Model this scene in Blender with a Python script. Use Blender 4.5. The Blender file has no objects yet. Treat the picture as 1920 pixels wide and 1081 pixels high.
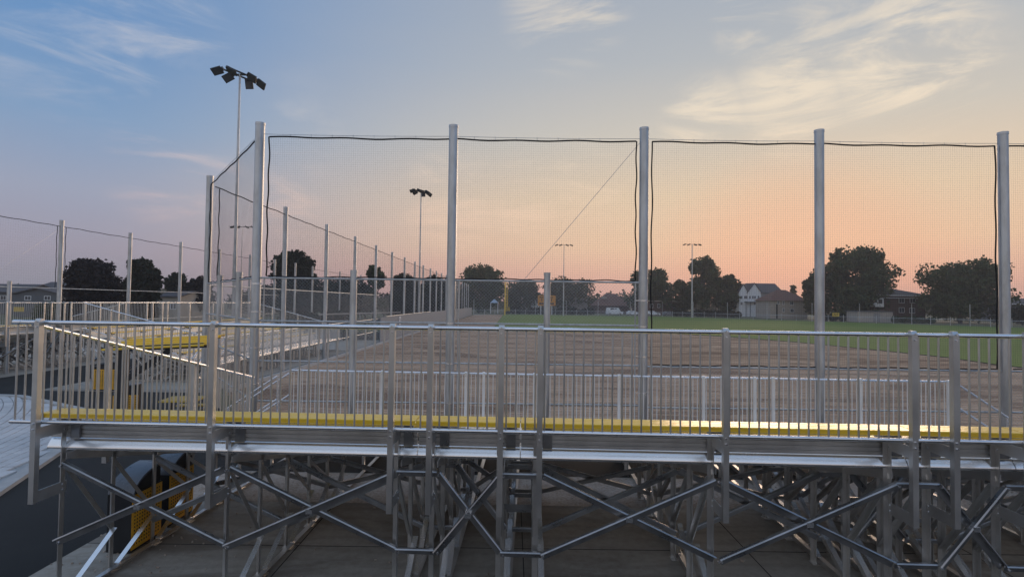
import bpy, math, random
import numpy as np
from mathutils import Vector, Matrix, Euler

random.seed(7)
rng = np.random.default_rng(7)
SC = bpy.context.scene
COL = SC.collection

# ------------------------------------------------------------------ camera
CAM_H = 3.5
PITCH = math.atan(27.0 / 1000.0)
ROLL = 0.0128
cam_data = bpy.data.cameras.new('camera')
cam_data.sensor_width = 36.0
cam_data.lens = 18.75
cam_data.clip_start = 0.05
cam_data.clip_end = 3000
camera = bpy.data.objects.new('camera', cam_data)
CAM_R = Euler((math.pi / 2 + PITCH, 0, 0)).to_matrix() @ Matrix.Rotation(ROLL, 3, 'Z')
camera.matrix_world = Matrix.Translation((0, 0, CAM_H)) @ CAM_R.to_4x4()
COL.objects.link(camera)
SC.camera = camera

SUN_AZ = math.radians(28.0)      # to the right of +Y
SUN_EL = math.radians(6.0)

# ------------------------------------------------------------------ sky
def srgb(r, g, b, a=1.0):
    f = lambda c: (c / 255.0) / 12.92 if c / 255.0 <= 0.04045 else ((c / 255.0 + 0.055) / 1.055) ** 2.4
    return (f(r), f(g), f(b), a)

class NT:
    def __init__(s, tree):
        s.t = tree
        tree.nodes.clear()
    def n(s, typ, **kw):
        nd = s.t.nodes.new(typ)
        for k, v in kw.items():
            setattr(nd, k, v)
        return nd
    def l(s, a, b):
        s.t.links.new(a, b)
    def math(s, op, a, b=None, c=None, clamp=False):
        m = s.n('ShaderNodeMath', operation=op)
        m.use_clamp = clamp
        for i, v in enumerate((a, b, c)):
            if v is None:
                continue
            if isinstance(v, (int, float)):
                m.inputs[i].default_value = v
            else:
                s.l(v, m.inputs[i])
        return m.outputs[0]
    def vmath(s, op, a, b=None):
        m = s.n('ShaderNodeVectorMath', operation=op)
        for i, v in enumerate((a, b)):
            if v is None:
                continue
            if isinstance(v, (tuple, list)):
                m.inputs[i].default_value = v
            else:
                s.l(v, m.inputs[i])
        return m
    def smooth(s, v, lo, hi, a=0.0, b=1.0):
        m = s.n('ShaderNodeMapRange', interpolation_type='SMOOTHSTEP')
        s.l(v, m.inputs[0])
        for i, x in enumerate((lo, hi, a, b)):
            m.inputs[i + 1].default_value = x
        return m.outputs[0]
    def ramp(s, v, stops):
        r = s.n('ShaderNodeValToRGB')
        e = r.color_ramp.elements
        while len(e) < len(stops):
            e.new(0.5)
        for el, (p, c) in zip(e, stops):
            el.position = p
            el.color = c
        s.l(v, r.inputs[0])
        return r.outputs[0]
    def mix(s, f, a, b, blend='MIX'):
        m = s.n('ShaderNodeMix', data_type='RGBA', blend_type=blend)
        for sock, v in ((m.inputs[0], f), (m.inputs[6], a), (m.inputs[7], b)):
            if isinstance(v, (int, float)):
                sock.default_value = v
            elif isinstance(v, tuple):
                sock.default_value = v
            else:
                s.l(v, sock)
        return m.outputs[2]
    def noise(s, vec, scale, detail=4.0, rough=0.55, dist=0.0):
        t = s.n('ShaderNodeTexNoise')
        s.l(vec, t.inputs['Vector'])
        t.inputs['Scale'].default_value = scale
        t.inputs['Detail'].default_value = detail
        t.inputs['Roughness'].default_value = rough
        t.inputs['Distortion'].default_value = dist
        return t.outputs['Fac']

def build_sky():
    w = bpy.data.worlds.new('World')
    SC.world = w
    w.use_nodes = True
    g = NT(w.node_tree)
    tc = g.n('ShaderNodeTexCoord')
    d = g.vmath('NORMALIZE', tc.outputs['Generated']).outputs[0]
    sep = g.n('ShaderNodeSeparateXYZ')
    g.l(d, sep.inputs[0])
    x, y, z = sep.outputs
    el = g.math('MULTIPLY', g.math('ARCSINE', z), 2 / math.pi, clamp=True)      # 0 horizon, 1 zenith
    hx = g.math('MULTIPLY', x, math.sin(SUN_AZ))
    hy = g.math('MULTIPLY', y, math.cos(SUN_AZ))
    ln = g.math('SQRT', g.math('ADD', g.math('ADD', g.math('MULTIPLY', x, x), g.math('MULTIPLY', y, y)), 1e-6))
    c = g.math('DIVIDE', g.math('ADD', hx, hy), ln)
    E = lambda deg: deg / 90.0
    sunside = g.ramp(el, [(0, srgb(224, 162, 152)), (E(2.5), srgb(237, 179, 157)), (E(6), srgb(241, 200, 165)),
                          (E(11), srgb(231, 205, 174)), (E(17), srgb(205, 198, 186)), (E(24), srgb(180, 184, 188)),
                          (E(32), srgb(162, 172, 186)), (E(60), srgb(150, 172, 204)), (1, srgb(150, 174, 208))])
    side = g.ramp(el, [(0, srgb(140, 142, 158)), (E(4), srgb(160, 154, 170)), (E(9), srgb(156, 163, 184)),
                       (E(15), srgb(128, 158, 193)), (E(22), srgb(102, 145, 193)), (E(32), srgb(96, 140, 191)),
                       (E(60), srgb(136, 165, 204)), (1, srgb(150, 174, 208))])
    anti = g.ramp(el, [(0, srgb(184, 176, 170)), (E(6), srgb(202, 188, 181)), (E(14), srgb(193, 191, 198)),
                       (E(28), srgb(182, 196, 217)), (E(60), srgb(158, 181, 212)), (1, srgb(150, 174, 208))])  # behind the camera, out of view; brightened to light the metal parts
    f1 = g.smooth(c, 0.36, 1.04)
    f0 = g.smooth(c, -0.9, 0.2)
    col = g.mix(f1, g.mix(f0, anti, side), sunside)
    # glow close to where the sun went down
    sund = (math.sin(SUN_AZ) * math.cos(SUN_EL * 0.2), math.cos(SUN_AZ) * math.cos(SUN_EL * 0.2), math.sin(SUN_EL * 0.2))
    dot = g.vmath('DOT_PRODUCT', d, sund).outputs['Value']
    glow = g.smooth(dot, 0.965, 1.0)
    col = g.mix(g.math('MULTIPLY', glow, 0.32), col, srgb(248, 160, 130))
    # thin clouds: noise on the direction itself, drawn out along a slightly rising streak
    def streaks(tilt):
        mp = g.n('ShaderNodeMapping')
        g.l(d, mp.inputs['Vector'])
        mp.inputs['Rotation'].default_value = (0, math.radians(tilt), 0)
        mp.inputs['Scale'].default_value = (2.4, 2.4, 11.0)
        return mp.outputs[0]
    na = g.noise(streaks(15), 1.35, 9, 0.64, 0.7)       # falling to the right, away from the sun
    nb = g.noise(streaks(-19), 1.5, 9, 0.66, 0.8)       # rising to the right, near the sun
    n2 = g.noise(streaks(0), 0.5, 3, 0.5, 0.3)
    n1 = g.mix(g.smooth(c, 0.62, 0.8), na, nb)
    wisp = g.mix(g.smooth(c, 0.62, 0.8), g.smooth(n1, 0.43, 0.70), g.smooth(n1, 0.42, 0.66))
    # cloud fields: one direction each, with a soft edge
    def field(pxl, pyl, rad, soft):
        v = CAM_R @ Vector(((pxl - 960) / 1000.0, -(pyl - 540.5) / 1000.0, -1))
        v.normalize()
        dd = g.vmath('DOT_PRODUCT', d, tuple(v)).outputs['Value']
        return g.smooth(dd, math.cos(math.radians(rad + soft)), math.cos(math.radians(max(rad - soft, 0.1))))
    fields = None
    for (a, b, r_, s_, amp) in ((1560, 110, 4, 3.5, 0.62), (1700, 115, 4.5, 3, 1.0), (1480, 190, 3.5, 3, 0.9), (1330, 232, 3, 2.5, 0.9), (1610, 175, 3.0, 2.5, 0.4),
                                (1400, 42, 1.8, 1.8, 0.6), (150, 15, 6, 4.5, 0.9), (320, 70, 3, 2.5, 0.8), (350, 100, 1.5, 1.2, 1.0),
                                (330, 315, 3.5, 3, 0.9), (850, 380, 4, 2.5, 0.7), (980, 375, 3, 2, 0.7), (1060, 15, 4, 3, 0.6),
                                (1100, 345, 3, 2.5, 0.5), (540, 380, 2.2, 2, 0.8), (560, 265, 3, 2.5, 0.4)):
        f = g.math('MULTIPLY', field(a, b, r_, s_), amp)
        fields = f if fields is None else g.math('MAXIMUM', fields, f)
    general = g.math('MULTIPLY', g.smooth(n2, 0.5, 0.8), 0.14)
    amount = g.math('MULTIPLY', wisp, g.math('MAXIMUM', fields, general), clamp=True)
    amount = g.math('MULTIPLY', amount, g.smooth(z, 0.02, 0.12))
    ccol = g.mix(f1, srgb(186, 192, 206), srgb(244, 228, 204))
    low = g.smooth(el, E(6), E(20))
    ccol = g.mix(low, g.mix(f1, srgb(216, 188, 186), srgb(252, 214, 180)), ccol)
    col = g.mix(g.math('MULTIPLY', amount, 0.85), col, ccol)
    # uneven veil so that the blue is never quite flat
    col = g.mix(g.math('MULTIPLY', g.smooth(n2, 0.3, 0.75), 0.08), col, g.mix(f1, srgb(170, 172, 188), srgb(222, 200, 180)))
    bg = g.n('ShaderNodeBackground')
    g.l(col, bg.inputs['Color'])
    bg.inputs['Strength'].default_value = 1.06
    sky = g.n('ShaderNodeTexSky', sky_type='NISHITA')
    sky.sun_disc = False
    sky.sun_elevation = SUN_EL
    sky.sun_rotation = SUN_AZ
    bg2 = g.n('ShaderNodeBackground')
    g.l(sky.outputs[0], bg2.inputs['Color'])
    bg2.inputs['Strength'].default_value = 0.05
    # the hand-set dusk colours carry most of the sky, the physical sky a little
    mx = g.n('ShaderNodeMixShader')
    mx.inputs[0].default_value = 0.05
    g.l(bg.outputs[0], mx.inputs[1]); g.l(bg2.outputs[0], mx.inputs[2])
    out = g.n('ShaderNodeOutputWorld')
    g.l(mx.outputs[0], out.inputs['Surface'])
build_sky()

sun_data = bpy.data.lights.new('sun', 'SUN')
sun_data.energy = 1.2
sun_data.angle = math.radians(24)
sun_data.color = (1.0, 0.72, 0.52)
sun = bpy.data.objects.new('sun', sun_data)
sd = Vector((math.sin(SUN_AZ) * math.cos(SUN_EL), math.cos(SUN_AZ) * math.cos(SUN_EL), math.sin(SUN_EL)))
sun.rotation_euler = (-sd).to_track_quat('-Z', 'Y').to_euler()
sun.location = sd * 60
COL.objects.link(sun)

SC.view_settings.view_transform = 'Standard'
SC.view_settings.look = 'None'
SC.view_settings.exposure = 0.0
SC.view_settings.gamma = 1.0
SC.view_settings.use_curve_mapping = False
SC.render.engine = 'CYCLES'
SC.cycles.use_denoising = True
SC.cycles.max_bounces = 6
SC.cycles.use_adaptive_sampling = True
SC.cycles.adaptive_threshold = 0.01
SC.render.filter_size = 1.3

# ------------------------------------------------------------------ helpers
def at(px, py, Y):
    """World point seen at photo pixel (1920 wide) at distance Y along the view axis of the ground plan."""
    v = CAM_R @ Vector(((px - 960) / 1000.0, -(py - 540.5) / 1000.0, -1))
    k = Y / v.y
    return Vector((v.x * k, v.y * k, CAM_H + v.z * k))

def material(name, color, rough=0.6, metal=0.0, noise=0.0, scale=3.0, bump=0.0, bscale=40.0, spec=0.5, color2=None, stretch=None):
    m = bpy.data.materials.new(name)
    m.use_nodes = True
    g = NT(m.node_tree)
    out = g.n('ShaderNodeOutputMaterial')
    b = g.n('ShaderNodeBsdfPrincipled')
    g.l(b.outputs[0], out.inputs[0])
    b.inputs['Roughness'].default_value = rough
    b.inputs['Metallic'].default_value = metal
    b.inputs['Specular IOR Level'].default_value = spec
    geo = g.n('ShaderNodeNewGeometry')
    pos = geo.outputs['Position']
    if stretch:
        mp = g.n('ShaderNodeMapping')
        g.l(pos, mp.inputs['Vector'])
        mp.inputs['Scale'].default_value = stretch
        pos = mp.outputs[0]
    c1 = tuple(color) + (1.0,)
    if noise > 0 or color2:
        n = g.noise(pos, scale, 6, 0.6)
        c2 = tuple(color2) + (1.0,) if color2 else tuple(min(1, c * (1 - noise)) for c in color) + (1.0,)
        c3 = c1 if color2 else tuple(min(1, c * (1 + noise)) for c in color) + (1.0,)
        f = g.smooth(n, 0.3, 0.7)
        g.l(g.mix(f, c2, c3), b.inputs['Base Color'])
        r = g.smooth(n, 0.25, 0.75, rough * 0.85, min(1, rough * 1.18))
        g.l(r, b.inputs['Roughness'])
    else:
        b.inputs['Base Color'].default_value = c1
    if bump > 0:
        bn = g.n('ShaderNodeBump')
        bn.inputs['Strength'].default_value = bump
        bn.inputs['Distance'].default_value = 0.02
        g.l(g.noise(geo.outputs['Position'], bscale, 5, 0.6), bn.inputs['Height'])
        g.l(bn.outputs[0], b.inputs['Normal'])
    return m

M = {}
M['alu'] = material('mill_aluminium', (0.62, 0.615, 0.60), 0.36, 0.9, 0.08, 2.2, 0.05, 90)
M['alu_dull'] = material('weathered_aluminium', (0.60, 0.60, 0.595), 0.42, 0.85, 0.09, 2.5, 0.08, 60)
M['plank'] = material('ribbed_aluminium', (0.92, 0.92, 0.92), 0.24, 0.94, 0.04, 1.2, 0.03, 50, stretch=(1, 6, 6))
M['brace'] = material('brace_aluminium', (0.34, 0.345, 0.355), 0.3, 0.9, 0.2, 3.0, 0.06, 60)
M['skylit_satin'] = material('skylit_aluminium', (0.90, 0.87, 0.82), 0.42, 0.35, 0.05, 2.0)  # paler copy of the aluminium, warm sky reflection put into its colour
M['rail'] = material('rail_aluminium', (0.84, 0.85, 0.87), 0.25, 0.95, 0.1, 2.0)
M['galv'] = material('galvanised_steel', (0.54, 0.55, 0.55), 0.4, 0.75, 0.2, 5.0, 0.06, 25, stretch=(1, 1, 0.25))
M['yellow'] = material('yellow_anodised', (1.0, 0.63, 0.035), 0.34, 0.12, 0.04, 2.0, 0.02, 60)
_b = [n for n in M['yellow'].node_tree.nodes if n.type == 'BSDF_PRINCIPLED'][0]
_b.inputs['Coat Weight'].default_value = 0.5
_b.inputs['Coat Roughness'].default_value = 0.28
M['yellow_board'] = material('yellow_board', (0.60, 0.42, 0.06), 0.5, 0.0, 0.1, 3.0)
M['orange'] = material('orange_panel', (0.62, 0.26, 0.03), 0.55)
M['amber'] = material('amber_panel', (0.85, 0.45, 0.035), 0.42, 0.0, 0.1, 4.0)
M['black'] = material('black_steel', (0.018, 0.02, 0.024), 0.4, 0.0, 0.2, 4.0)
M['hood'] = material('dark_hood', (0.13, 0.15, 0.18), 0.3, 0.0, 0.15, 3.0)
M['net'] = material('net_cord', (0.03, 0.032, 0.035), 0.8)
M['rope'] = material('black_rope', (0.012, 0.012, 0.013), 0.85)
M['wire'] = material('chain_wire', (0.42, 0.44, 0.46), 0.45, 0.8)
M['floodlight'] = material('floodlight_housing', (0.02, 0.022, 0.024), 0.45)
M['lens'] = material('floodlight_lens', (0.05, 0.055, 0.06), 0.2)
M['concrete'] = material('concrete', (0.46, 0.455, 0.44), 0.85, 0, 0.22, 1.6, 0.25, 30)
M['kerb'] = material('kerb_concrete', (0.45, 0.45, 0.44), 0.85, 0, 0.12, 2.5, 0.2, 40)
M['screen'] = material('grey_wall_board', (0.23, 0.25, 0.27), 0.7, 0, 0.1, 1.2)
M['white'] = material('white_paint', (0.78, 0.79, 0.80), 0.6, 0, 0.05, 2.0)
M['glass'] = material('window_glass', (0.05, 0.06, 0.08), 0.12)
M['dark_roof'] = material('dark_shingles', (0.09, 0.085, 0.09), 0.85, 0, 0.2, 2.5)
M['brown_roof'] = material('brown_shingles', (0.16, 0.085, 0.065), 0.85, 0, 0.2, 2.5)
M['grey_siding'] = material('grey_siding', (0.30, 0.29, 0.28), 0.75, 0, 0.1, 1.5)
M['beige_siding'] = material('beige_siding', (0.42, 0.37, 0.32), 0.75, 0, 0.1, 1.5)
M['brick'] = material('red_brown_brick', (0.10, 0.062, 0.055), 0.85, 0, 0.25, 3.0)
M['slate_siding'] = material('slate_siding', (0.12, 0.13, 0.145), 0.75, 0, 0.1, 1.5)
M['bark'] = material('bark', (0.07, 0.055, 0.045), 0.95, 0, 0.3, 4)
M['tyre'] = material('tyre', (0.02, 0.02, 0.02), 0.8)
M['car_red'] = material('red_car_paint', (0.25, 0.03, 0.03), 0.3)
M['car_grey'] = material('grey_car_paint', (0.2, 0.21, 0.22), 0.3)
M['teal_roof'] = material('pale_blue_panel', (0.35, 0.45, 0.55), 0.6)

def foliage(name, c, c2):
    m = bpy.data.materials.new(name)
    m.use_nodes = True
    g = NT(m.node_tree)
    out = g.n('ShaderNodeOutputMaterial')
    b = g.n('ShaderNodeBsdfPrincipled')
    b.inputs['Roughness'].default_value = 0.65
    b.inputs['Specular IOR Level'].default_value = 0.25
    geo = g.n('ShaderNodeNewGeometry')
    n = g.noise(geo.outputs['Position'], 0.9, 4, 0.6)
    rnd = geo.outputs['Random Per Island']
    f = g.math('ADD', g.math('MULTIPLY', n, 0.7), g.math('MULTIPLY', rnd, 0.35))
    col = g.mix(g.smooth(f, 0.3, 0.75), tuple(c) + (1,), tuple(c2) + (1,))
    g.l(col, b.inputs['Base Color'])
    tr = g.n('ShaderNodeBsdfTranslucent')
    g.l(col, tr.inputs['Color'])
    ms = g.n('ShaderNodeMixShader')
    ms.inputs[0].default_value = 0.3
    g.l(b.outputs[0], ms.inputs[1]); g.l(tr.outputs[0], ms.inputs[2])
    g.l(ms.outputs[0], out.inputs[0])
    return m
M['leaf_green'] = foliage('green_leaves', (0.035, 0.058, 0.022), (0.075, 0.11, 0.04))
M['leaf_olive'] = foliage('olive_leaves', (0.045, 0.055, 0.022), (0.095, 0.105, 0.045))
M['leaf_dark'] = foliage('dark_leaves', (0.02, 0.026, 0.018), (0.035, 0.048, 0.028))
M['leaf_purple'] = foliage('purple_leaves', (0.022, 0.016, 0.02), (0.036, 0.03, 0.032))

def ground_material(name, stops, scale, stretch, fine_scale, fine, bump, rough=0.9, bdist=0.03, patches=None):
    m = bpy.data.materials.new(name)
    m.use_nodes = True
    g = NT(m.node_tree)
    out = g.n('ShaderNodeOutputMaterial')
    b = g.n('ShaderNodeBsdfPrincipled')
    b.inputs['Roughness'].default_value = rough
    b.inputs['Specular IOR Level'].default_value = 0.25
    g.l(b.outputs[0], out.inputs[0])
    geo = g.n('ShaderNodeNewGeometry')
    mp = g.n('ShaderNodeMapping')
    g.l(geo.outputs['Position'], mp.inputs['Vector'])
    mp.inputs['Scale'].default_value = stretch
    n = g.noise(mp.outputs[0], scale, 7, 0.62, 0.4)
    n2 = g.noise(geo.outputs['Position'], fine_scale, 5, 0.65)
    v = g.math('ADD', g.math('MULTIPLY', n, 1 - fine), g.math('MULTIPLY', n2, fine))
    colr = g.ramp(v, stops)
    if patches:      # damp, freshly turned patches and dragged ruts
        mp2 = g.n('ShaderNodeMapping')
        g.l(geo.outputs['Position'], mp2.inputs['Vector'])
        mp2.inputs['Rotation'].default_value = (0, 0, math.radians(12))
        mp2.inputs['Scale'].default_value = (0.10, 0.34, 1)
        pn = g.noise(mp2.outputs[0], 1.0, 6, 0.6, 1.2)
        colr = g.mix(g.math('MULTIPLY', g.smooth(pn, 0.50, 0.60), patches[1]), colr, patches[0])
        wv = g.n('ShaderNodeTexWave', wave_type='BANDS', bands_direction='Y')
        g.l(mp2.outputs[0], wv.inputs['Vector'])
        wv.inputs['Scale'].default_value = 2.6
        wv.inputs['Distortion'].default_value = 9.0
        wv.inputs['Detail'].default_value = 4.0
        wv.inputs['Detail Scale'].default_value = 1.6
        colr = g.mix(g.math('MULTIPLY', g.smooth(wv.outputs['Fac'], 0.55, 0.95), patches[2]), colr, patches[0])
        n = g.math('ADD', n, g.math('MULTIPLY', wv.outputs['Fac'], 0.35))
    g.l(colr, b.inputs['Base Color'])
    bn = g.n('ShaderNodeBump')
    bn.inputs['Strength'].default_value = bump
    bn.inputs['Distance'].default_value = bdist
    g.l(g.math('ADD', n2, g.math('MULTIPLY', n, 2.0)), bn.inputs['Height'])
    g.l(bn.outputs[0], b.inputs['Normal'])
    return m
M['dirt'] = ground_material('infield_dirt', [(0.3, (0.25, 0.15, 0.092, 1)), (0.43, (0.42, 0.268, 0.172, 1)), (0.53, (0.57, 0.385, 0.255, 1)), (0.68, (0.68, 0.485, 0.335, 1))],
                            0.33, (0.4, 1.3, 1), 5.0, 0.4, 0.9, 0.95, 0.07, patches=((0.18, 0.11, 0.07, 1), 0.8, 0.55))
M['soil'] = material('dark_soil', (0.05, 0.045, 0.028), 0.95, 0, 0.3, 6.0)
M['grass'] = ground_material('outfield_turf', [(0.25, (0.11, 0.155, 0.03, 1)), (0.5, (0.15, 0.205, 0.042, 1)), (0.75, (0.2, 0.25, 0.07, 1))],
                             0.05, (1, 1, 1), 14.0, 0.45, 0.6)
M['rough_ground'] = ground_material('rough_ground', [(0.3, (0.06, 0.08, 0.03, 1)), (0.5, (0.11, 0.115, 0.06, 1)), (0.72, (0.2, 0.18, 0.13, 1))],
                                    0.08, (1, 1, 1), 3.0, 0.4, 0.6)
M['asphalt'] = ground_material('asphalt', [(0.3, (0.022, 0.022, 0.022, 1)), (0.5, (0.031, 0.031, 0.030, 1)), (0.62, (0.04, 0.0395, 0.038, 1)), (0.8, (0.06, 0.058, 0.055, 1))],
                               0.5, (1, 1, 1), 60.0, 0.5, 0.4, 0.85, 0.01)
M['pad'] = ground_material('concrete_slab', [(0.28, (0.24, 0.205, 0.165, 1)), (0.42, (0.36, 0.325, 0.275, 1)), (0.6, (0.46, 0.43, 0.38, 1)), (0.8, (0.54, 0.515, 0.47, 1))],
                           0.45, (1, 1, 1), 9.0, 0.45, 0.35, 0.85, 0.015, patches=((0.15, 0.125, 0.10, 1), 0.55, 0.14))
M['gravel'] = ground_material('brown_gravel', [(0.3, (0.2, 0.14, 0.10, 1)), (0.45, (0.38, 0.31, 0.25, 1)), (0.6, (0.52, 0.46, 0.40, 1)), (0.75, (0.6, 0.56, 0.5, 1))], 1.2, (1, 1, 1), 22.0, 0.6, 0.9, 0.95, 0.02)
M['paver'] = material('paver_concrete', (0.60, 0.60, 0.60), 0.85, 0, 0.12, 1.3, 0.2, 50)

# ------------------------------------------------------------------ mesh builder
class MB:
    def __init__(s):
        s.v, s.f = [], []
    def quadbox(s, c, ax, ay, az):
        c, ax, ay, az = map(Vector, (c, ax, ay, az))
        b = len(s.v)
        for sx, sy, sz in ((-1, -1, -1), (1, -1, -1), (1, 1, -1), (-1, 1, -1), (-1, -1, 1), (1, -1, 1), (1, 1, 1), (-1, 1, 1)):
            s.v.append(c + ax * sx + ay * sy + az * sz)
        for q in ((0, 3, 2, 1), (4, 5, 6, 7), (0, 1, 5, 4), (1, 2, 6, 5), (2, 3, 7, 6), (3, 0, 4, 7)):
            s.f.append(tuple(b + i for i in q))
        return s
    def box(s, lo, hi):
        lo, hi = Vector(lo), Vector(hi)
        h = (hi - lo) / 2
        return s.quadbox((lo + hi) / 2, (h.x, 0, 0), (0, h.y, 0), (0, 0, h.z))
    def frame(s, p0, p1, up):
        d = (Vector(p1) - Vector(p0)).normalized()
        u = Vector(up)
        a = d.cross(u)
        if a.length < 1e-4:
            a = d.cross(Vector((1, 0, 0)))
        a.normalize()
        return d, a, a.cross(d).normalized()
    def prism(s, p0, p1, prof, up=(0, 0, 1)):
        """Extrude the 2-D profile (a, b) from p0 to p1; a is sideways, b upwards."""
        p0, p1 = Vector(p0), Vector(p1)
        d, a, u = s.frame(p0, p1, up)
        b, n = len(s.v), len(prof)
        for p in (p0, p1):
            for (x, y) in prof:
                s.v.append(p + a * x + u * y)
        for i in range(n):
            j = (i + 1) % n
            s.f.append((b + i, b + j, b + n + j, b + n + i))
        s.f.append(tuple(b + i for i in reversed(range(n))))
        s.f.append(tuple(b + n + i for i in range(n)))
        return s
    def bar(s, p0, p1, w, h, up=(0, 0, 1)):
        return s.prism(p0, p1, ((-w / 2, -h / 2), (w / 2, -h / 2), (w / 2, h / 2), (-w / 2, h / 2)), up)
    def angle(s, p0, p1, w, t, up=(0, 0, 1), flip=1):
        k = flip
        pr = [(0, -w), (t * k, -w), (t * k, -t), (w * k, -t), (w * k, 0), (0, 0)]
        pr = [(x, y + w / 2) for x, y in pr]
        if k < 0:
            pr.reverse()
        return s.prism(p0, p1, pr, up)
    def brace(s, p0, p1, w, t, up=(0, 0, 1)):
        """Pressed angle with a rolled outer lip, lip towards +a."""
        h = w * 0.62
        pr = [(0, -w), (t, -w), (t, -t), (h - 0.006, -t - 0.010), (h + 0.003, -0.013), (h - 0.006, 0), (0, 0)]
        return s.prism(p0, p1, [(x, y + w / 2) for x, y in pr], up)
    def tube(s, p0, p1, r, n=10, r1=None, up=(0, 0, 1)):
        p0, p1 = Vector(p0), Vector(p1)
        d, a, u = s.frame(p0, p1, up)
        b = len(s.v)
        for p, rr in ((p0, r), (p1, r if r1 is None else r1)):
            for i in range(n):
                t = 2 * math.pi * i / n
                s.v.append(p + a * (math.cos(t) * rr) + u * (math.sin(t) * rr))
        for i in range(n):
            j = (i + 1) % n
            s.f.append((b + i, b + j, b + n + j, b + n + i))
        s.f.append(tuple(b + i for i in reversed(range(n))))
        s.f.append(tuple(b + n + i for i in range(n)))
        return s
    def poly_tube(s, pts, r, n=8):
        for a, b in zip(pts[:-1], pts[1:]):
            s.tube(a, b, r, n)
        return s
    def face(s, pts):
        b = len(s.v)
        s.v += [Vector(p) for p in pts]
        s.f.append(tuple(range(b, b + len(pts))))
        return s
    def mesh(s, name, m, smooth=False):
        me = bpy.data.meshes.new(name)
        me.from_pydata([tuple(v) for v in s.v], [], s.f)
        if m:
            me.materials.append(m)
        if smooth:
            me.shade_smooth()
            me.set_sharp_from_angle(angle=math.radians(40))
        me.update()
        return me

def link(name, me, parent=None, loc=None, rot=None, **props):
    o = bpy.data.objects.new(name, me)
    COL.objects.link(o)
    if parent:
        o.parent = parent
    if loc is not None:
        o.location = loc
    if rot is not None:
        o.rotation_euler = rot
    for k, v in props.items():
        o[k] = v
    return o
def obj(name, mb, m, parent=None, smooth=False, **props):
    return link(name, mb.mesh(name, m, smooth), parent, **props)
def thing(name, label, cat, loc=(0, 0, 0), rotz=0.0, group=None):
    o = link(name, None, None, loc, (0, 0, rotz), label=label, category=cat)
    o.empty_display_size = 0.3
    if group:
        o['group'] = group
    return o
def copy_tree(o, parent=None):
    c = o.copy()
    COL.objects.link(c)
    if parent:
        c.parent = parent
    for ch in list(o.children):
        copy_tree(ch, c)
    return c

# ------------------------------------------------------------------ ground
def sheet(name, pts, z, m, kind='structure'):
    mb = MB().face([(x, y, z) for x, y in pts])
    o = obj(name, mb, m)
    o['kind'] = kind
    return o
sheet('ground', [(-460, -80), (510, -80), (510, 630), (-460, 630)], 0.0, M['rough_ground'])
sheet('asphalt_path', [(-46, -40), (60, -40), (60, 5.0), (-6, 5.0), (-6, 13.0), (-11.2, 19.6), (-11.2, 60), (-46, 60)], 0.004, M['asphalt'])
sheet('concrete_pad', [(-6.0, 5.0), (26, 5.0), (26, 10.5), (-6.0, 11.0)], 0.006, M['pad'])
sheet('asphalt_path', [(-6.0, 11.0), (26, 10.5), (26, 13.1), (-6.0, 13.1)], 0.004, M['asphalt'])
sheet('gravel_strip', [(-6.0, 9.35), (26, 9.1), (26, 10.45), (-6.0, 10.95)], 0.010, M['gravel'])
# joints cut across the slab
jm = MB()
for yj in (4.5, 7.7):
    jm.box((-6.0, yj - 0.006, 0.0), (26, yj + 0.006, 0.0085))
for xj in (-3.0, 0.2, 3.4, 6.6, 9.8):
    jm.box((xj - 0.006, 5.0, 0.0), (xj + 0.006, 10.5, 0.0088))
o = obj('slab_joint', jm, M['asphalt'], bpy.data.objects['concrete_pad'])
sheet('concrete_pad', [(-17.7, 20.0), (-11.3, 20.0), (-11.3, 48), (-17.7, 48)], 0.008, M['pad'])
sheet('concrete_pad', [(-34, 9.0), (-21.9, 9.0), (-21.9, 48), (-34, 48)], 0.008, M['pad'])
sheet('infield_dirt', [(-6.0, 13.1), (60, 13.1), (60, 25), (33, 27), (30.8, 30), (30.4, 33.8), (31, 37.8), (30, 43.8), (28, 52), (24.4, 59.5),
                       (20, 64.5), (15, 69), (10, 72.5), (5, 75), (-1, 77.5), (-2.5, 79), (-2.4, 157), (-10.5, 150), (-10.6, 20)], 0.004, M['dirt'])
sheet('outfield_grass', [(-2.5, 79), (-1, 77.5), (5, 75), (10, 72.5), (15, 69), (20, 64.5), (24.4, 59.5), (28, 52), (30, 43.8), (31, 37.8), (30.4, 33.8),
                         (30.8, 30), (33, 27), (60, 25), (120, 25), (120, 78), (100, 96), (89, 107.5), (74, 124.5), (59, 138.5), (44, 155), (10, 157), (-2.4, 157)],
      0.055, M['grass'])
sheet('warning_track', [(-10.5, 150), (-2.4, 157), (10, 157), (44, 155), (59, 138.5), (74, 124.5), (89, 107.5), (100, 96), (101, 97.4), (90, 109), (75, 126), (60, 140), (44.6, 157), (10, 159.5), (-10.8, 153)],
      0.012, M['kerb'])
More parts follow.
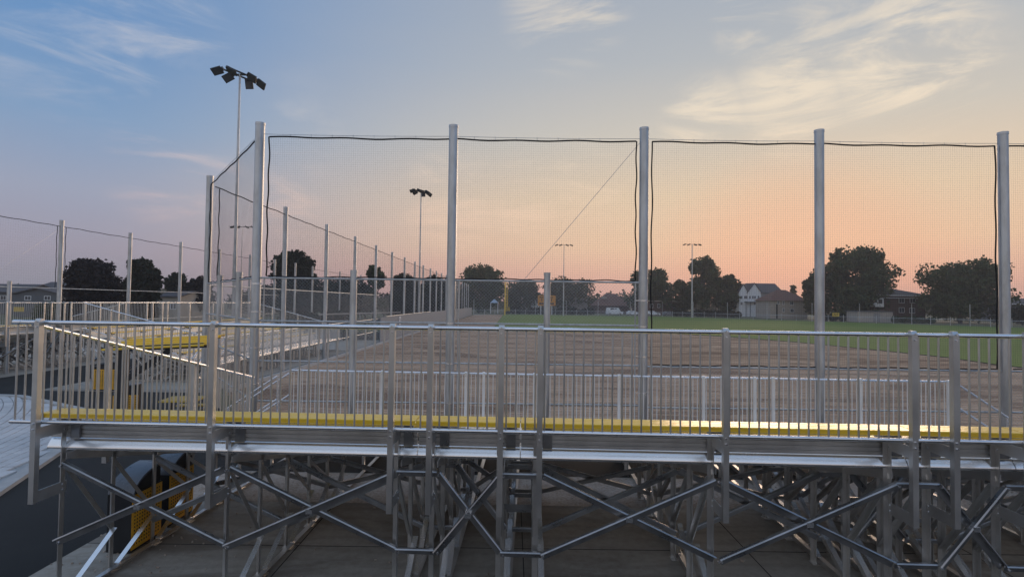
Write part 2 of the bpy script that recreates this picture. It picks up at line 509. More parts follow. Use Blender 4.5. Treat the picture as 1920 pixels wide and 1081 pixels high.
# the little bank of soil where turf meets dirt
LIP = [(-2.4, 157), (-2.5, 79), (-1, 77.5), (5, 75), (10, 72.5), (15, 69), (20, 64.5), (24.4, 59.5), (28, 52), (30, 43.8), (31, 37.8), (30.4, 33.8), (30.8, 30), (33, 27), (60, 25), (120, 25)]
lm = MB()
for (xa, ya), (xb, yb) in zip(LIP[:-1], LIP[1:]):
    n = max(1, int(math.hypot(xb - xa, yb - ya) / 0.7))
    for i in range(n):
        p, q = [(xa + (xb - xa) * t, ya + (yb - ya) * t) for t in (i / n, (i + 1) / n)]
        o1, o2 = random.uniform(-.05, .02), random.uniform(-.05, .02)
        lm.face([(p[0] + o1 - .05, p[1] + o1 - .05, 0.004), (q[0] + o2 - .05, q[1] + o2 - .05, 0.004), (q[0], q[1], 0.0549), (p[0], p[1], 0.0549)])
obj('turf_edge', lm, M['soil'], bpy.data.objects['outfield_grass'])
# kerb along the left foul line
kb = MB().box((-10.72, 20.2, 0.0), (-10.56, 62, 0.16))
obj('kerb', kb, M['kerb'], kind='structure')

def build_grit():
    gm = MB()
    r = random.Random(5)
    for i in range(420):
        if i % 3 == 0:
            x, y = r.uniform(-6, -3.5), r.uniform(6, 9.5)
        else:
            x, y = r.uniform(-6, 11), r.uniform(5.2, 10.9)
        h = r.uniform(0.004, 0.014) * (1.6 if r.random() < .1 else 1)
        a = r.uniform(0, 6.28)
        ca, sa = math.cos(a), math.sin(a)
        gm.quadbox((x, y, 0.008 + h * 0.5), (h * ca, h * sa, 0.2 * h), (-h * sa * .8, h * ca * .8, 0), (0, 0.1 * h, h * .55))
    o = obj('grit', gm, M['gravel'])
    o['kind'] = 'stuff'
build_grit()
# pavers, lower left, laid in curved courses round a far centre
def build_pavers():
    base = sheet('paving', [(-40, -12), (-12.2, -12), (-8.6, 8.4), (-10.2, 12.2), (-12.6, 16.2), (-17.0, 18.6), (-40, 20.5)], 0.010, M['kerb'])
    edge_pts = [(-7.2, 4.5), (-8.6, 8.4), (-10.2, 12.2), (-12.6, 16.2), (-17.0, 18.6), (-30, 20.0)]
    km = MB()
    for (x0, y0), (x1, y1) in zip(edge_pts[:-1], edge_pts[1:]):
        km.bar((x0, y0, 0.03), (x1, y1, 0.03), 0.22, 0.10)
    obj('kerb', km, M['kerb'], kind='structure')
    inside = lambda x, y: (x < np.interp(y, [4.5, 8.4, 12.2, 16.2, 18.6, 20], [-7.35, -8.78, -10.38, -12.8, -17.2, -30]))
    cells = []
    cx, cy = -26.0, 8.0
    rr = 2.0
    while rr < 19.5:
        n = max(8, int(2 * math.pi * rr / 0.40))
        off = random.random()
        for k in range(n):
            a = 2 * math.pi * (k + off) / n
            x, y = cx + rr * math.cos(a), cy + rr * math.sin(a)
            if y > 6.5 and x < 0 and inside(x + 0.12, y) and y < 20 - 0.02 * abs(x) and x > -24:
                u = 960 + 1000 * x / y
                if u > -160:
                    cells.append((y, x, a))
        rr += 0.235
    vis = lambda c: 960 + 1000 * c[1] / c[0] > -5
    cells.sort(key=lambda c: (not vis(c), c[0]))
    hx, hy = 0.108, 0.188
    unit = MB()
    for z, gx in ((0.0, 1.0), (0.045, 1.0), (0.05, 0.94)):
        for sx, sy in ((-1, -1), (1, -1), (1, 1), (-1, 1)):
            unit.v.append(Vector((sx * hx * gx, sy * hy * (0.5 + 0.5 * gx), z)))
    for k in (0, 4):
        for i in range(4):
            unit.f.append((k + i, k + (i + 1) % 4, k + 4 + (i + 1) % 4, k + 4 + i))
    unit.f.append((8, 9, 10, 11))
    me = unit.mesh('paver', M['paver'])
    rest = MB()
    for i, (y, x, a) in enumerate(cells):
        dz = random.uniform(-0.003, 0.003)
        if i < 290:
            link('paver', me, base, (x, y, 0.0 + dz), (random.uniform(-.006, .006), random.uniform(-.006, .006), a))
        else:
            ca, sa = math.cos(a), math.sin(a)
            rest.quadbox((x, y, 0.022 + dz), (hx * ca, hx * sa, 0), (-hy * sa, hy * ca, 0), (0, 0, 0.026))
    o = obj('paver_field', rest, M['paver'], base)
    o['kind'] = 'stuff'
build_pavers()

# ------------------------------------------------------------------ bleachers
RISE, TREAD = 0.2, 0.76
def plank_prof(w, t, ribs, lip=0.0):
    """Cross-section of an extruded plank: a across, b up, top at b = 0, with grooves on the top."""
    pr = [(-w / 2, -t), (-w / 2, -0.008), (-w / 2 + 0.008, 0)]
    for i in range(ribs):
        c = -w / 2 + w * (i + 1) / (ribs + 1)
        pr += [(c - 0.007, 0), (c - 0.005, -0.005), (c + 0.005, -0.005), (c + 0.007, 0)]
    pr += [(w / 2 - 0.008, 0), (w / 2, -0.008), (w / 2, -t), (w / 2 - 0.006, -t), (w / 2 - 0.006, -0.012), (-w / 2 + 0.006, -0.012), (-w / 2 + 0.006, -t)]
    return list(reversed(pr))
def riser_prof(h, t):
    pr = [(0, 0)]
    n = 4
    for i in range(n):
        z0, z1 = h * i / n, h * (i + 1) / n
        pr += [(0, z0 + 0.004), (-t, z0 + 0.010), (-t, z1 - 0.010), (0, z1 - 0.004)]
    pr += [(0, h), (0.006, h), (0.006, 0)]
    return list(reversed(pr))

BAL = {}
def baluster_mesh(h, m, r=0.0098):
    key = (round(h, 3), m.name)
    if key not in BAL:
        BAL[key] = MB().tube((0, 0, 0), (0, 0, h), r, 8).mesh('baluster', m, True)
    return BAL[key]

def build_bleacher(label, loc, rotz, sections, rows, top_z, fine=True, front=True, walk_t=6.62, end_lo=True, end_hi=True,
                   stair_lo=True, stair_hi=True, overhang=0.22, vis_hi=99, group='aluminium bleachers beside the ball fields', row0_yellow=True, brace_planes=(0, 2, 4)):
    """Local frame: s = +X along the rows, t = +Y from the back guard to the front, z up. top_z is the top seat's height."""
    root = thing('bleacher', label, 'bleacher', loc, rotz, group)
    bents = [b for sec in sections for b in sec]
    s0, s1 = bents[0] - overhang, bents[-1] + overhang
    seat_z = lambda k: top_z - RISE * k
    foot_z = lambda k: seat_z(k) - 0.43
    leg_t = lambda k: 0.31 + TREAD * k
    # --- planks
    for k in range(rows):
        ts = 0.36 + TREAD * k
        for i, sec in enumerate(sections):
            narrow = (sec[-1] - sec[0]) < 1.0
            a = s0 if i == 0 else (sections[i - 1][-1] + sec[0]) / 2
            b = s1 if i == len(sections) - 1 else (sec[-1] + sections[i + 1][0]) / 2
            a += 0.005; b -= 0.005
            if not (narrow and k > 0):
                mb = MB().prism((a, ts, seat_z(k)), (b, ts, seat_z(k)), plank_prof(0.30, 0.05, 3))
                obj('seat_plank', mb, M['yellow'], root)
                mb = MB().bar((a, ts - 0.153, seat_z(k) - 0.052), (b, ts - 0.153, seat_z(k) - 0.052), 0.014, 0.005)
                obj('seat_lip', mb, M['plank'], root)
            if k < rows - 1 or not front:
                for tf in (0.60, 0.905):
                    mb = MB().prism((a, tf + TREAD * k, foot_z(k)), (b, tf + TREAD * k, foot_z(k)), plank_prof(0.298, 0.042, 4))
                    obj('foot_plank', mb, M['plank'] if fine else M['skylit_satin'], root)
            # rounded nosing and the ribbed board that closes the back of the row
            zn = foot_z(k) + 0.002
            pr = [(-0.058, 0.0), (-0.060, 0.012), (-0.056, 0.028), (-0.018, 0.086), (-0.006, 0.100), (0.010, 0.109), (0.05, 0.113), (0.05, 0.0)]
            mb = MB().prism((b, 0.385 + TREAD * k, zn), (a, 0.385 + TREAD * k, zn), [(x, y) for x, y in reversed(pr)])
            obj('plank_nosing', mb, M['plank'] if fine else M['skylit_satin'], root, True)
            mb = MB().prism((b - 0.004, 0.38 + TREAD * k, zn + 0.116), (a + 0.004, 0.38 + TREAD * k, zn + 0.116), riser_prof(0.20, 0.012))
            obj('riser_board', mb, M['alu_dull'] if fine else M['skylit_satin'], root)
    z_walk = foot_z(rows - 1)
    t_walk0 = walk_t - 1.5
    if front:
        n = max(2, int((walk_t - t_walk0) / 0.305))
        for i in range(n):
            tt = t_walk0 + 0.1 + (i + 0.5) * (walk_t - t_walk0 - 0.1) / n
            obj('foot_plank', MB().prism((s0, tt, z_walk), (s1, tt, z_walk), plank_prof((walk_t - t_walk0 - 0.1) / n - 0.006, 0.045, 4)), M['plank'], root)
    # --- bents
    for s in bents:
        m0 = MB()
        # sill on the ground and the raking stringer that carries the rows
        tl = leg_t(rows - 1)
        tend = walk_t - 0.15 if front else tl
        m0.angle((s + 0.04, 0.2, 0.045), (s + 0.04, tend, 0.045), 0.07, 0.006)
        m0.bar((s - 0.012, 0.33, foot_z(0) - 0.07), (s - 0.012, tl + 0.3, foot_z(rows - 1) - 0.07), 0.012, 0.09)
        bent = obj('support_frame', m0, M['alu'], root)
        for k in range(rows):
            t = leg_t(k)
            L = MB().angle((s, t, 0.012), (s, t, seat_z(k) - 0.055), 0.058, 0.007, up=(0, 1, 0), flip=1)
            L.box((s - 0.06, t - 0.07, 0.008), (s + 0.09, t + 0.07, 0.016))
            obj('leg', L, M['alu'], bent)
            # brackets under seat and foot plank
            B = MB().bar((s + 0.03, t - 0.1, seat_z(k) - 0.085), (s + 0.03, t + 0.2, seat_z(k) - 0.085), 0.008, 0.06)
            obj('bracket', B, M['alu_dull'], bent)
            B = MB().bar((s + 0.03, t, foot_z(k) - 0.075), (s + 0.03, t + 0.5, foot_z(k) - 0.075), 0.008, 0.07)
            obj('bracket', B, M['alu_dull'], bent)
            obj('seat_bracket', MB().box((s + 0.045, t + 0.03, foot_z(k) + 0.12), (s + 0.15, t + 0.055, seat_z(k) - 0.055)), M['brace'], bent)
        for k in range(rows - 1):
            ta, tb = leg_t(k), leg_t(k + 1)
            za = foot_z(k) - 0.16
            zm = 0.56 if k % 2 == 0 else 0.5
            obj('diagonal_brace', MB().angle((s - 0.012, ta + 0.02, za), (s - 0.012, tb, zm), 0.055, 0.006, flip=-1), M['alu'], bent)
            obj('diagonal_brace', MB().angle((s + 0.02, ta + 0.03, 0.06), (s + 0.02, tb - 0.01, zm - 0.02), 0.066, 0.006, flip=1), M['plank'], bent)
        if front:
            for tt in (walk_t - 0.2, (tl + walk_t) / 2):
                obj('leg', MB().angle((s, tt, 0.012), (s, tt, z_walk - 0.05), 0.07, 0.007, up=(0, 1, 0)), M['alu'], bent)
            obj('walkway_beam', MB().bar((s, tl, z_walk - 0.09), (s, walk_t, z_walk - 0.09), 0.05, 0.08), M['alu'], bent)
        # plates that tie the guard post to the leg
        for zz in (seat_z(0) - 0.17, 1.33):
            obj('gusset_plate', MB().bar((s - 0.004, -0.06, zz), (s - 0.004, leg_t(0) + 0.05, zz), 0.010, 0.125), M['alu_dull'], bent)
            bo = MB()
            for tt in (-0.03, leg_t(0) + 0.0):
                for dz in (-0.03, 0.03):
                    bo.tube((s - 0.014, tt, zz + dz), (s + 0.006, tt, zz + dz), 0.011, 6)
            obj('bolt', bo, M['rail'], bent)
    # --- cross braces and ties in planes parallel to the rows
    for k in brace_planes:
        if k >= rows:
            continue
        t = leg_t(k) - 0.03
        zt, zb = min(1.60, foot_z(k) - 0.12), (0.75 if k == 0 else 0.38)
        nodes = bents
        for i, (a, b) in enumerate(zip(nodes[:-1], nodes[1:])):
            if b - a > 0.5:
                obj('cross_brace', MB().brace((a + 0.045, t - 0.010, zt), (b - 0.005, t - 0.010, zb), 0.082, 0.006), M['brace'], root)
                obj('cross_brace', MB().brace((a + 0.045, t - 0.066, zb), (b - 0.005, t - 0.066, zt), 0.082, 0.006), M['brace'], root)
                if k == 0:
                    xm, zm_ = (a + b) / 2 + 0.02, (zt + zb) / 2
                    obj('spacer_block', MB().box((xm - 0.035, t - 0.125, zm_ - 0.02), (xm + 0.035, t - 0.004, zm_ + 0.028)), M['plank'], root)
                    for (bx, bz) in ((a + 0.03, zt), (b + 0.0, zb), (a + 0.03, zb), (b, zt)):
                        obj('bolt', MB().tube((bx + 0.03, t - 0.085, bz - 0.005), (bx + 0.03, t - 0.055, bz - 0.005), 0.013, 6), M['rail'], root)
            else:
                for zz in (zt, zb):
                    obj('tie_bar', MB().brace((a, t - 0.03, zz), (b + 0.04, t - 0.03, zz), 0.07, 0.006), M['brace'], root)
    if fine:
        # rungs that tie the paired legs further in
        for i, sec in enumerate(sections):
            if sec[-1] - sec[0] < 1.0:
                nxt = sections[i + 1][0] if i + 1 < len(sections) else None
                if nxt:
                    for k, zz in ((1, 0.95), (2, 0.62), (3, 0.55)):
                        obj('tie_bar', MB().bar((sec[-1], leg_t(k), zz), (nxt, leg_t(k), zz), 0.006, 0.06), M['brace'], root)
    # --- guards
    def guard(line, zoff0, zoff1, h, posts, post_m, bal_m, post_side, post_drop, name, hi_cut=99.0, rail_r=0.0235, spacing=0.1016):
        """line = (p0, p1) plan ends; zoff0 / zoff1 bottom-rail heights at the ends; posts = fractions along the line."""
        p0, p1 = Vector(line[0]).to_3d(), Vector(line[1]).to_3d()
        a0, a1 = p0 + Vector((0, 0, zoff0)), p1 + Vector((0, 0, zoff1))
        up = Vector((0, 0, h))
        gmb = MB().tube(a0 + up, a1 + up, rail_r, 14).tube(a0, a1, rail_r * 0.9, 14)
        gmb.tube(a0 + up, a0 + up + (a1 - a0).normalized() * 0.09, rail_r * 1.16, 14)
        L = (a1 - a0).length
        d = (a1 - a0) / L
        for q in range(1, int(L / 2.4) + 1):      # couplings
            c = a0 + up + d * (q * 2.4 - 1.1)
            gmb.tube(c - d * 0.03, c + d * 0.03, rail_r * 1.09, 14)
        part = obj(name, gmb, M['rail'], root, True)
        n = int(L / spacing)
        pd = [f * L for f in posts]
        joined = MB()
        for i in range(n + 1):
            u = (i + 0.5) * L / (n + 1)
            if any(abs(u - q) < 0.045 for q in pd):
                continue
            p = a0 + d * u
            if fine and p.x < hi_cut:
                link('baluster', baluster_mesh(h, bal_m), part, p)
            else:
                joined.tube(p, p + up, 0.0098, 6)
        if joined.v:
            obj('baluster', joined, bal_m, part, True, kind='stuff')
        side = Vector(post_side)
        for f, q in zip(posts, pd):
            p = a0 + d * q + side * 0.056
            along = (p1 - p0).normalized()
            w2, dep = 0.029, 0.030
            zt, zb_ = p.z + h + 0.045, p.z - post_drop
            mb = MB()
            mb.quadbox((p.x, p.y, (zt - 0.035 + zb_) / 2), along * w2, side * dep, (0, 0, (zt - 0.035 - zb_) / 2))
            # sloped head that clips over the rail
            b = len(mb.v)
            for (aa, ss, zz) in ((-1, 1, zt - 0.035), (1, 1, zt - 0.035), (1, -1.0, zt - 0.035), (-1, -1.0, zt - 0.035), (-1, 0.2, zt), (1, 0.2, zt), (1, -1.0, zt), (-1, -1.0, zt)):
                v = p + along * (w2 * aa) + side * (dep * ss)
                mb.v.append(Vector((v.x, v.y, zz)))
            for qd in ((4, 5, 6, 7), (0, 1, 5, 4), (1, 2, 6, 5), (2, 3, 7, 6), (3, 0, 4, 7)):
                mb.f.append(tuple(b + i2 for i2 in qd))
            obj('guard_post', mb, post_m, part)
            bo = MB()
            for zz in (p.z + h + 0.015, p.z + h - 0.045, p.z + 0.0, p.z - 0.06):
                c = p + side * dep
                bo.tube((c.x, c.y, zz), tuple(Vector((c.x, c.y, zz)) + side * 0.012), 0.010, 6)
            obj('bolt', bo, M['rail'], part)
        return part
    zb0 = top_z - 0.05
    span = s1 - s0 + 0.14
    sa = s0 - 0.12
    fr = [(s - sa) / (s1 + 0.02 - sa) for s in bents]
    guard(((sa, 0.0), (s1 + 0.02, 0.0)), zb0, zb0, 1.085, fr, M['alu'], M['alu'], (0, -1, 0), 0.86, 'back_guard', hi_cut=vis_hi)
    slope_t = TREAD * (rows - 1) + 1.0
    drop = RISE * (rows - 1) + 0.24
    for flag, s_end, sgn in ((end_lo, s0 + 0.06, -1), (end_hi, s1 - 0.06, 1)):
        if flag:
            guard(((s_end, 0.05), (s_end, slope_t)), zb0, zb0 - drop, 1.06, [0.24, 0.62, 0.985], M['alu'], M['alu'], (0.0 + sgn, 0, 0), 0.5, 'end_guard',
                  hi_cut=vis_hi)
    if front:
        zf = z_walk + 0.06
        fr = [(s - bents[0] + 0.2) / (bents[-1] - bents[0] + 0.4) for s in bents]
        guard(((bents[0] - 0.2, walk_t), (bents[-1] + 0.2, walk_t)), zf, zf, 1.05, fr, M['skylit_satin'], M['skylit_satin'], (0, -1, 0), 0.2, 'front_guard')
        # stairs off the ends of the walkway
        for flag, s_end, sgn in ((stair_lo, s0, -1), (stair_hi, s1, 1)):
            if not flag:
                continue
            n = 4
            tm0, tm1 = t_walk0 + 0.85, walk_t - 0.05
            st = MB()
            for tt in (tm0 + 0.03, tm1 - 0.03):
                st.bar((s_end, tt, z_walk - 0.1), (s_end + sgn * 0.29 * (n + 0.6), tt, 0.06), 0.012, 0.16)
            stair = obj('stair', st, M['alu'], root)
            for i in range(n):
                x = s_end + sgn * (0.2 + 0.29 * i)
                zz = z_walk - (i + 1) * z_walk / (n + 1)
                obj('stair_tread', MB().box((x - 0.13, tm0 + 0.04, zz - 0.04), (x + 0.13, tm1 - 0.04, zz)), M['plank'], stair)
            e = s_end + sgn * 1.15
            for tt in ((tm0, tm1 + 0.06) if sgn < 0 or not fine else (tm1 + 0.06,)):
                hr = MB()
                for hh in (1.06, 0.55):
                    hr.tube((s_end + sgn * 0.02, tt, z_walk + hh), (e, tt, z_walk + hh - 0.75), 0.021, 10)
                hr.tube((e - sgn * 0.05, tt, z_walk + 1.06 - 0.72), (e - sgn * 0.05, tt, 0.02), 0.021, 10)
                hr.tube((s_end, tt, z_walk - 0.1), (s_end, tt, z_walk + 1.07), 0.022, 10)
                obj('handrail', hr, M['rail'], stair, True)
    return root

A1 = (-5.14, -3.20, -1.26); B1 = (-0.85, -0.10); A2 = (0.31, 2.23, 4.13); B2 = (4.54, 5.27); A3 = (5.68, 7.60, 9.52)
build_bleacher('aluminium bleacher seen from behind with yellow top seat, nearest one across the whole view', (0, 5.69, 0), -math.radians(2.0),
               (A1, B1, A2, B2, A3), 6, 2.185, vis_hi=5.6, end_hi=True)
# bleacher facing the next field: its back is turned to us at the far left
SL = ((0, 1.92, 3.84), (4.25, 5.0), (5.41, 7.33, 9.25), (9.66, 10.41), (10.82, 12.74, 14.66))
build_bleacher('bleacher at far left, back guard and open understructure towards us', (-22.6, 16.5, 0), math.radians(90), SL, 4, 2.185, fine=False, front=False,
               stair_lo=False, stair_hi=False, brace_planes=(0, 1, 2, 3))
# bleacher along the left foul line, facing the diamond
SR = ((0, -1.92, -3.84), (-4.25, -5.0), (-5.41, -7.33, -9.25), (-9.66, -10.41), (-10.82, -12.74, -14.66))
SR = tuple(tuple(sorted(sec)) for sec in reversed(SR))
build_bleacher('bleacher along left foul line with stairs, seen end on behind the yellow canopy', (-18.0, 22.6, 0), -math.radians(90), SR, 6, 2.25, fine=False, front=True,
               walk_t=6.0, stair_lo=False, stair_hi=True, brace_planes=(0, 2, 4))

# ------------------------------------------------------------------ nets and fences
def net_mesh(panels, pitch=0.056, r=0.00082):
    mb = MB()
    for (p0, p1, z0, z1) in panels:
        p0, p1 = Vector((p0[0], p0[1], 0)), Vector((p1[0], p1[1], 0))
        L = (p1 - p0).length
        d = (p1 - p0) / L
        nrm = Vector((-d.y, d.x, 0))
        bag = lambda u, z: nrm * (0.03 * math.sin(u / L * math.pi) * math.sin((z - z0) / (z1 - z0) * math.pi))
        n = int(L / pitch)
        for i in range(n + 1):
            u = L * i / n
            zz = [z0 + (z1 - z0) * k / 3 for k in range(4)]
            pts = [p0 + d * u + bag(u, z) + Vector((0, 0, z)) for z in zz]
            for a, b in zip(pts[:-1], pts[1:]):
                mb.prism(a, b, ((-r, -r), (r, -r), (0, r)), (1, 0, 0))
        n = int((z1 - z0) / pitch)
        for i in range(n + 1):
            z = z0 + (z1 - z0) * i / n
            uu = [L * k / 4 for k in range(5)]
            pts = [p0 + d * u + bag(u, z) + Vector((0, 0, z)) for u in uu]
            for a, b in zip(pts[:-1], pts[1:]):
                mb.prism(a, b, ((-r, -r), (r, -r), (0, r)))
    return mb

def chain_mesh(p0, p1, z0, z1, pitch=0.06, r=0.0015, mb=None):
    mb = mb or MB()
    p0, p1 = Vector((p0[0], p0[1], 0)), Vector((p1[0], p1[1], 0))
    L = (p1 - p0).length
    d = (p1 - p0) / L
    H = z1 - z0
    step = pitch * math.sqrt(2)
    x = -H
    while x < L:
        for sg in (1, -1):
            # u = x + v (rising) or mirrored
            v0 = max(0, -x); v1 = min(H, L - x)
            if v1 - v0 > 0.02:
                ua, ub = x + v0, x + v1
                if sg < 0:
                    za, zb = z1 - v0, z1 - v1
                else:
                    za, zb = z0 + v0, z0 + v1
                mb.prism(p0 + d * ua + Vector((0, 0, za)), p0 + d * ub + Vector((0, 0, zb)), ((-r, -r), (r, -r), (0, r)))
        x += step
    return mb

def wavy(p0, p1, amp, sag, n, r, mb, ph=0.0):
    p0, p1 = Vector(p0), Vector(p1)
    pts = []
    for i in range(n + 1):
        t = i / n
        p = p0.lerp(p1, t)
        vert = abs((p1 - p0).normalized().z) > 0.8
        w = amp * math.sin(t * n * 0.9 + ph) + amp * 0.6 * math.sin(t * n * 0.37 + ph * 2)
        if vert:
            p.x += w
        else:
            p.z += w - sag * 4 * t * (1 - t)
        pts.append(p)
    return mb.poly_tube(pts, r, 6)

NET_Y = 13.4
POSTX = [-6.43, -1.53, 3.30, 7.73, 12.38, 17.2]
ZTOP, ZROPE = 7.97, 7.62
CL_HI, CL_LO = 4.05, 1.95
def tall_post(x, y, parent, ztop=ZTOP, r=0.115, shade=M['galv']):
    mb = MB().tube((x, y, 0), (x, y, ztop - 0.03), r, 20)
    p = obj('net_post', mb, shade, parent, True)
    cap = MB().tube((x, y, ztop - 0.06), (x, y, ztop), r * 1.06, 20).tube((x, y, ztop), (x, y, ztop + 0.02), r * 1.06, 20, r * 0.5)
    obj('post_cap', cap, M['alu_dull'], p, True)
    return p
def clamp_bands(x, y, zs, parent, r=0.12, off=(0.2, 0)):
    mb = MB()
    for z in zs:
        mb.tube((x, y, z - 0.015), (x, y, z + 0.015), r, 16)
        mb.bar((x, y, z), (x + off[0], y + off[1], z), 0.012, 0.02)
    obj('clamp_band', mb, M['rail'], parent, True)

fence = thing('backstop_fence', 'tall galvanised backstop fence with chain link along the front of the infield', 'fence', (0, NET_Y, 0))
def inv(o):   # children keep world coordinates
    for ch in o.children:
        ch.matrix_parent_inverse = Matrix.Translation(-Vector(o.location))
for i, x in enumerate(POSTX):
    p = tall_post(x, NET_Y, fence)
for x in (-3.98, 0.885):
    mb = MB().tube((x, NET_Y, 0), (x, NET_Y, 4.22), 0.082, 18).tube((x, NET_Y, 4.19), (x, NET_Y, 4.27), 0.09, 18)
    obj('fence_post', mb, M['galv'], fence, True)
W0, W1 = Vector((POSTX[0], NET_Y, 0)), Vector((-11.04, 19.3, 0))
tall_post(W1.x, W1.y, fence)
for t in (0.27, 0.66):
    q = W0.lerp(W1, t)
    obj('fence_post', MB().tube((q.x, q.y, 0), (q.x, q.y, 4.22), 0.082, 18).tube((q.x, q.y, 4.19), (q.x, q.y, 4.27), 0.09, 18), M['galv'], fence, True)
# rails
for x0, x1, zs in ((POSTX[0], POSTX[2], (0.98, 1.97, 2.97, CL_HI)), (POSTX[2], POSTX[5], (0.93, CL_LO))):
    for z in zs:
        obj('fence_rail', MB().tube((x0 + 0.1, NET_Y + 0.0, z), (x1 - 0.1, NET_Y + 0.0, z), 0.024, 12), M['galv'], fence, True)
for z in (0.98, 1.97, 2.97, CL_HI):
    obj('fence_rail', MB().tube(W0 + Vector((0, 0, z)), W1 + Vector((0, 0, z)), 0.024, 12), M['galv'], fence, True)
# thin uprights at the panel edges
for x in (POSTX[0] + 0.2, POSTX[1] + 0.19, POSTX[2] - 0.2, POSTX[2] + 0.19):
    obj('stretcher_bar', MB().tube((x, NET_Y, 0.05), (x, NET_Y, CL_HI if x < POSTX[2] else CL_LO), 0.018, 8), M['galv'], fence, True)
for x, zs in ((POSTX[0], (0.5, 1.4, 2.3, 3.2, 3.9)), (POSTX[2], (0.5, 1.3, 2.2, 2.95, 3.6)), (POSTX[1], (0.98, 1.97, 2.97))):
    clamp_bands(x, NET_Y, zs, fence, 0.121, (-0.22 if x == POSTX[2] else 0.22, 0))
cm = chain_mesh((POSTX[0] + 0.1, NET_Y - 0.03), (POSTX[2] - 0.1, NET_Y - 0.03), 0.05, CL_HI)
chain_mesh((POSTX[2] + 0.1, NET_Y - 0.03), (POSTX[5], NET_Y - 0.03), 0.05, CL_LO, mb=cm)
chain_mesh(W0, W1, 0.05, CL_HI, mb=cm)
obj('chain_link', cm, M['wire'], fence, kind='stuff')
g1 = MB().tube((POSTX[2] - 0.1, NET_Y + 0.02, 7.6), (POSTX[0] + 6.7, NET_Y + 0.02, CL_HI), 0.006, 5)
obj('guy_wire', g1, M['galv'], fence)
cbl = MB()
for a, b in zip(POSTX[:-1], POSTX[1:]):
    wavy((a, NET_Y, ZROPE + 0.07), (b, NET_Y, ZROPE + 0.07), 0.0, 0.02, 8, 0.006, cbl)
cbl.tube(W0 + Vector((0, 0, ZROPE + 0.07)), W1 + Vector((0, 0, ZROPE + 0.07)), 0.006, 5)
obj('head_cable', cbl, M['galv'], fence)
inv(fence)

def safety_net(label, spans, corners, z_lo, sides, group='black safety nets behind the ball fields', pitch=0.056):
    """spans: panel list; corners: rope path along the top; sides: vertical ropes."""
    nm = net_mesh(spans, pitch)
    t = obj('safety_net', nm, M['net'])
    t['label'] = label; t['category'] = 'net'; t['group'] = group
    rp = MB()
    ph = 0.0
    for a, b in zip(corners[:-1], corners[1:]):
        n = max(6, int((Vector(b) - Vector(a)).length / 0.22))
        wavy((a[0], a[1], ZROPE), (b[0], b[1], ZROPE), 0.012, 0.015, n, 0.020, rp, ph)
        ph += 1.3
    for (x, y, z0) in sides:
        wavy((x, y, z0), (x, y, ZROPE), 0.012, 0, 26, 0.018, rp, x)
    obj('edge_rope', rp, M['rope'], t)
    if z_lo:
        lr = MB()
        for (a, b, z) in z_lo:
            n = max(8, int((Vector(b) - Vector(a)).length / 0.12))
            wavy((a[0], a[1], z - 0.02), (b[0], b[1], z - 0.02), 0.012, 0.0, n, 0.015, lr, 0.5)
        obj('lower_rope', lr, M['rope'], t)
    # ties to the cable
    ti = MB()
    for a, b in zip(corners[:-1], corners[1:]):
        L = (Vector(b) - Vector(a)).length
        for q in range(1, int(L / 0.53)):
            p = Vector(a).lerp(Vector(b), q * 0.53 / L)
            ti.tube((p.x, p.y, ZROPE), (p.x, p.y, ZROPE + 0.075), 0.005, 4)
    if ti.v:
        obj('tie', ti, M['galv'], t)
    return t
x0, x1, x2, x3, x4, x5 = POSTX
safety_net('black safety net over the left two backstop bays above high chain link', [((x0 + 0.24, NET_Y), (x1, NET_Y), CL_HI + 0.06, ZROPE), ((x1, NET_Y), (x2 - 0.2, NET_Y), CL_HI + 0.06, ZROPE)],
           [(x0 + 0.24, NET_Y), (x1, NET_Y), (x2 - 0.2, NET_Y)], [((x0 + 0.24, NET_Y), (x2 - 0.2, NET_Y), CL_HI + 0.06)],
           [(x0 + 0.24, NET_Y, CL_HI + 0.06), (x2 - 0.2, NET_Y, CL_HI + 0.06)])
safety_net('black safety net over the middle bays reaching down to low chain link', [((x2 + 0.2, NET_Y), (x3, NET_Y), CL_LO + 0.06, ZROPE), ((x3, NET_Y), (x4 - 0.2, NET_Y), CL_LO + 0.06, ZROPE)],
           [(x2 + 0.2, NET_Y), (x3, NET_Y), (x4 - 0.2, NET_Y)], [((x2 + 0.2, NET_Y), (x4 - 0.2, NET_Y), CL_LO + 0.06)],
           [(x2 + 0.2, NET_Y, CL_LO + 0.06), (x4 - 0.2, NET_Y, CL_LO + 0.06)])
safety_net('black safety net starting past the last backstop post at the right edge', [((x4 + 0.2, NET_Y), (x5, NET_Y), CL_LO + 0.06, ZROPE)],
           [(x4, NET_Y), (x5, NET_Y)], [((x4 + 0.2, NET_Y), (x5, NET_Y), CL_LO + 0.06)], [])
wa, wb = W0.lerp(W1, 0.03), W0.lerp(W1, 0.965)
safety_net('black safety net on the slanting wing left of the backstop', [((wa.x, wa.y), (wb.x, wb.y), CL_HI + 0.06, ZROPE)],
           [(wa.x, wa.y), (wb.x, wb.y)], [((wa.x, wa.y), (wb.x, wb.y), CL_HI + 0.06)], [(wb.x, wb.y, CL_HI + 0.06)])

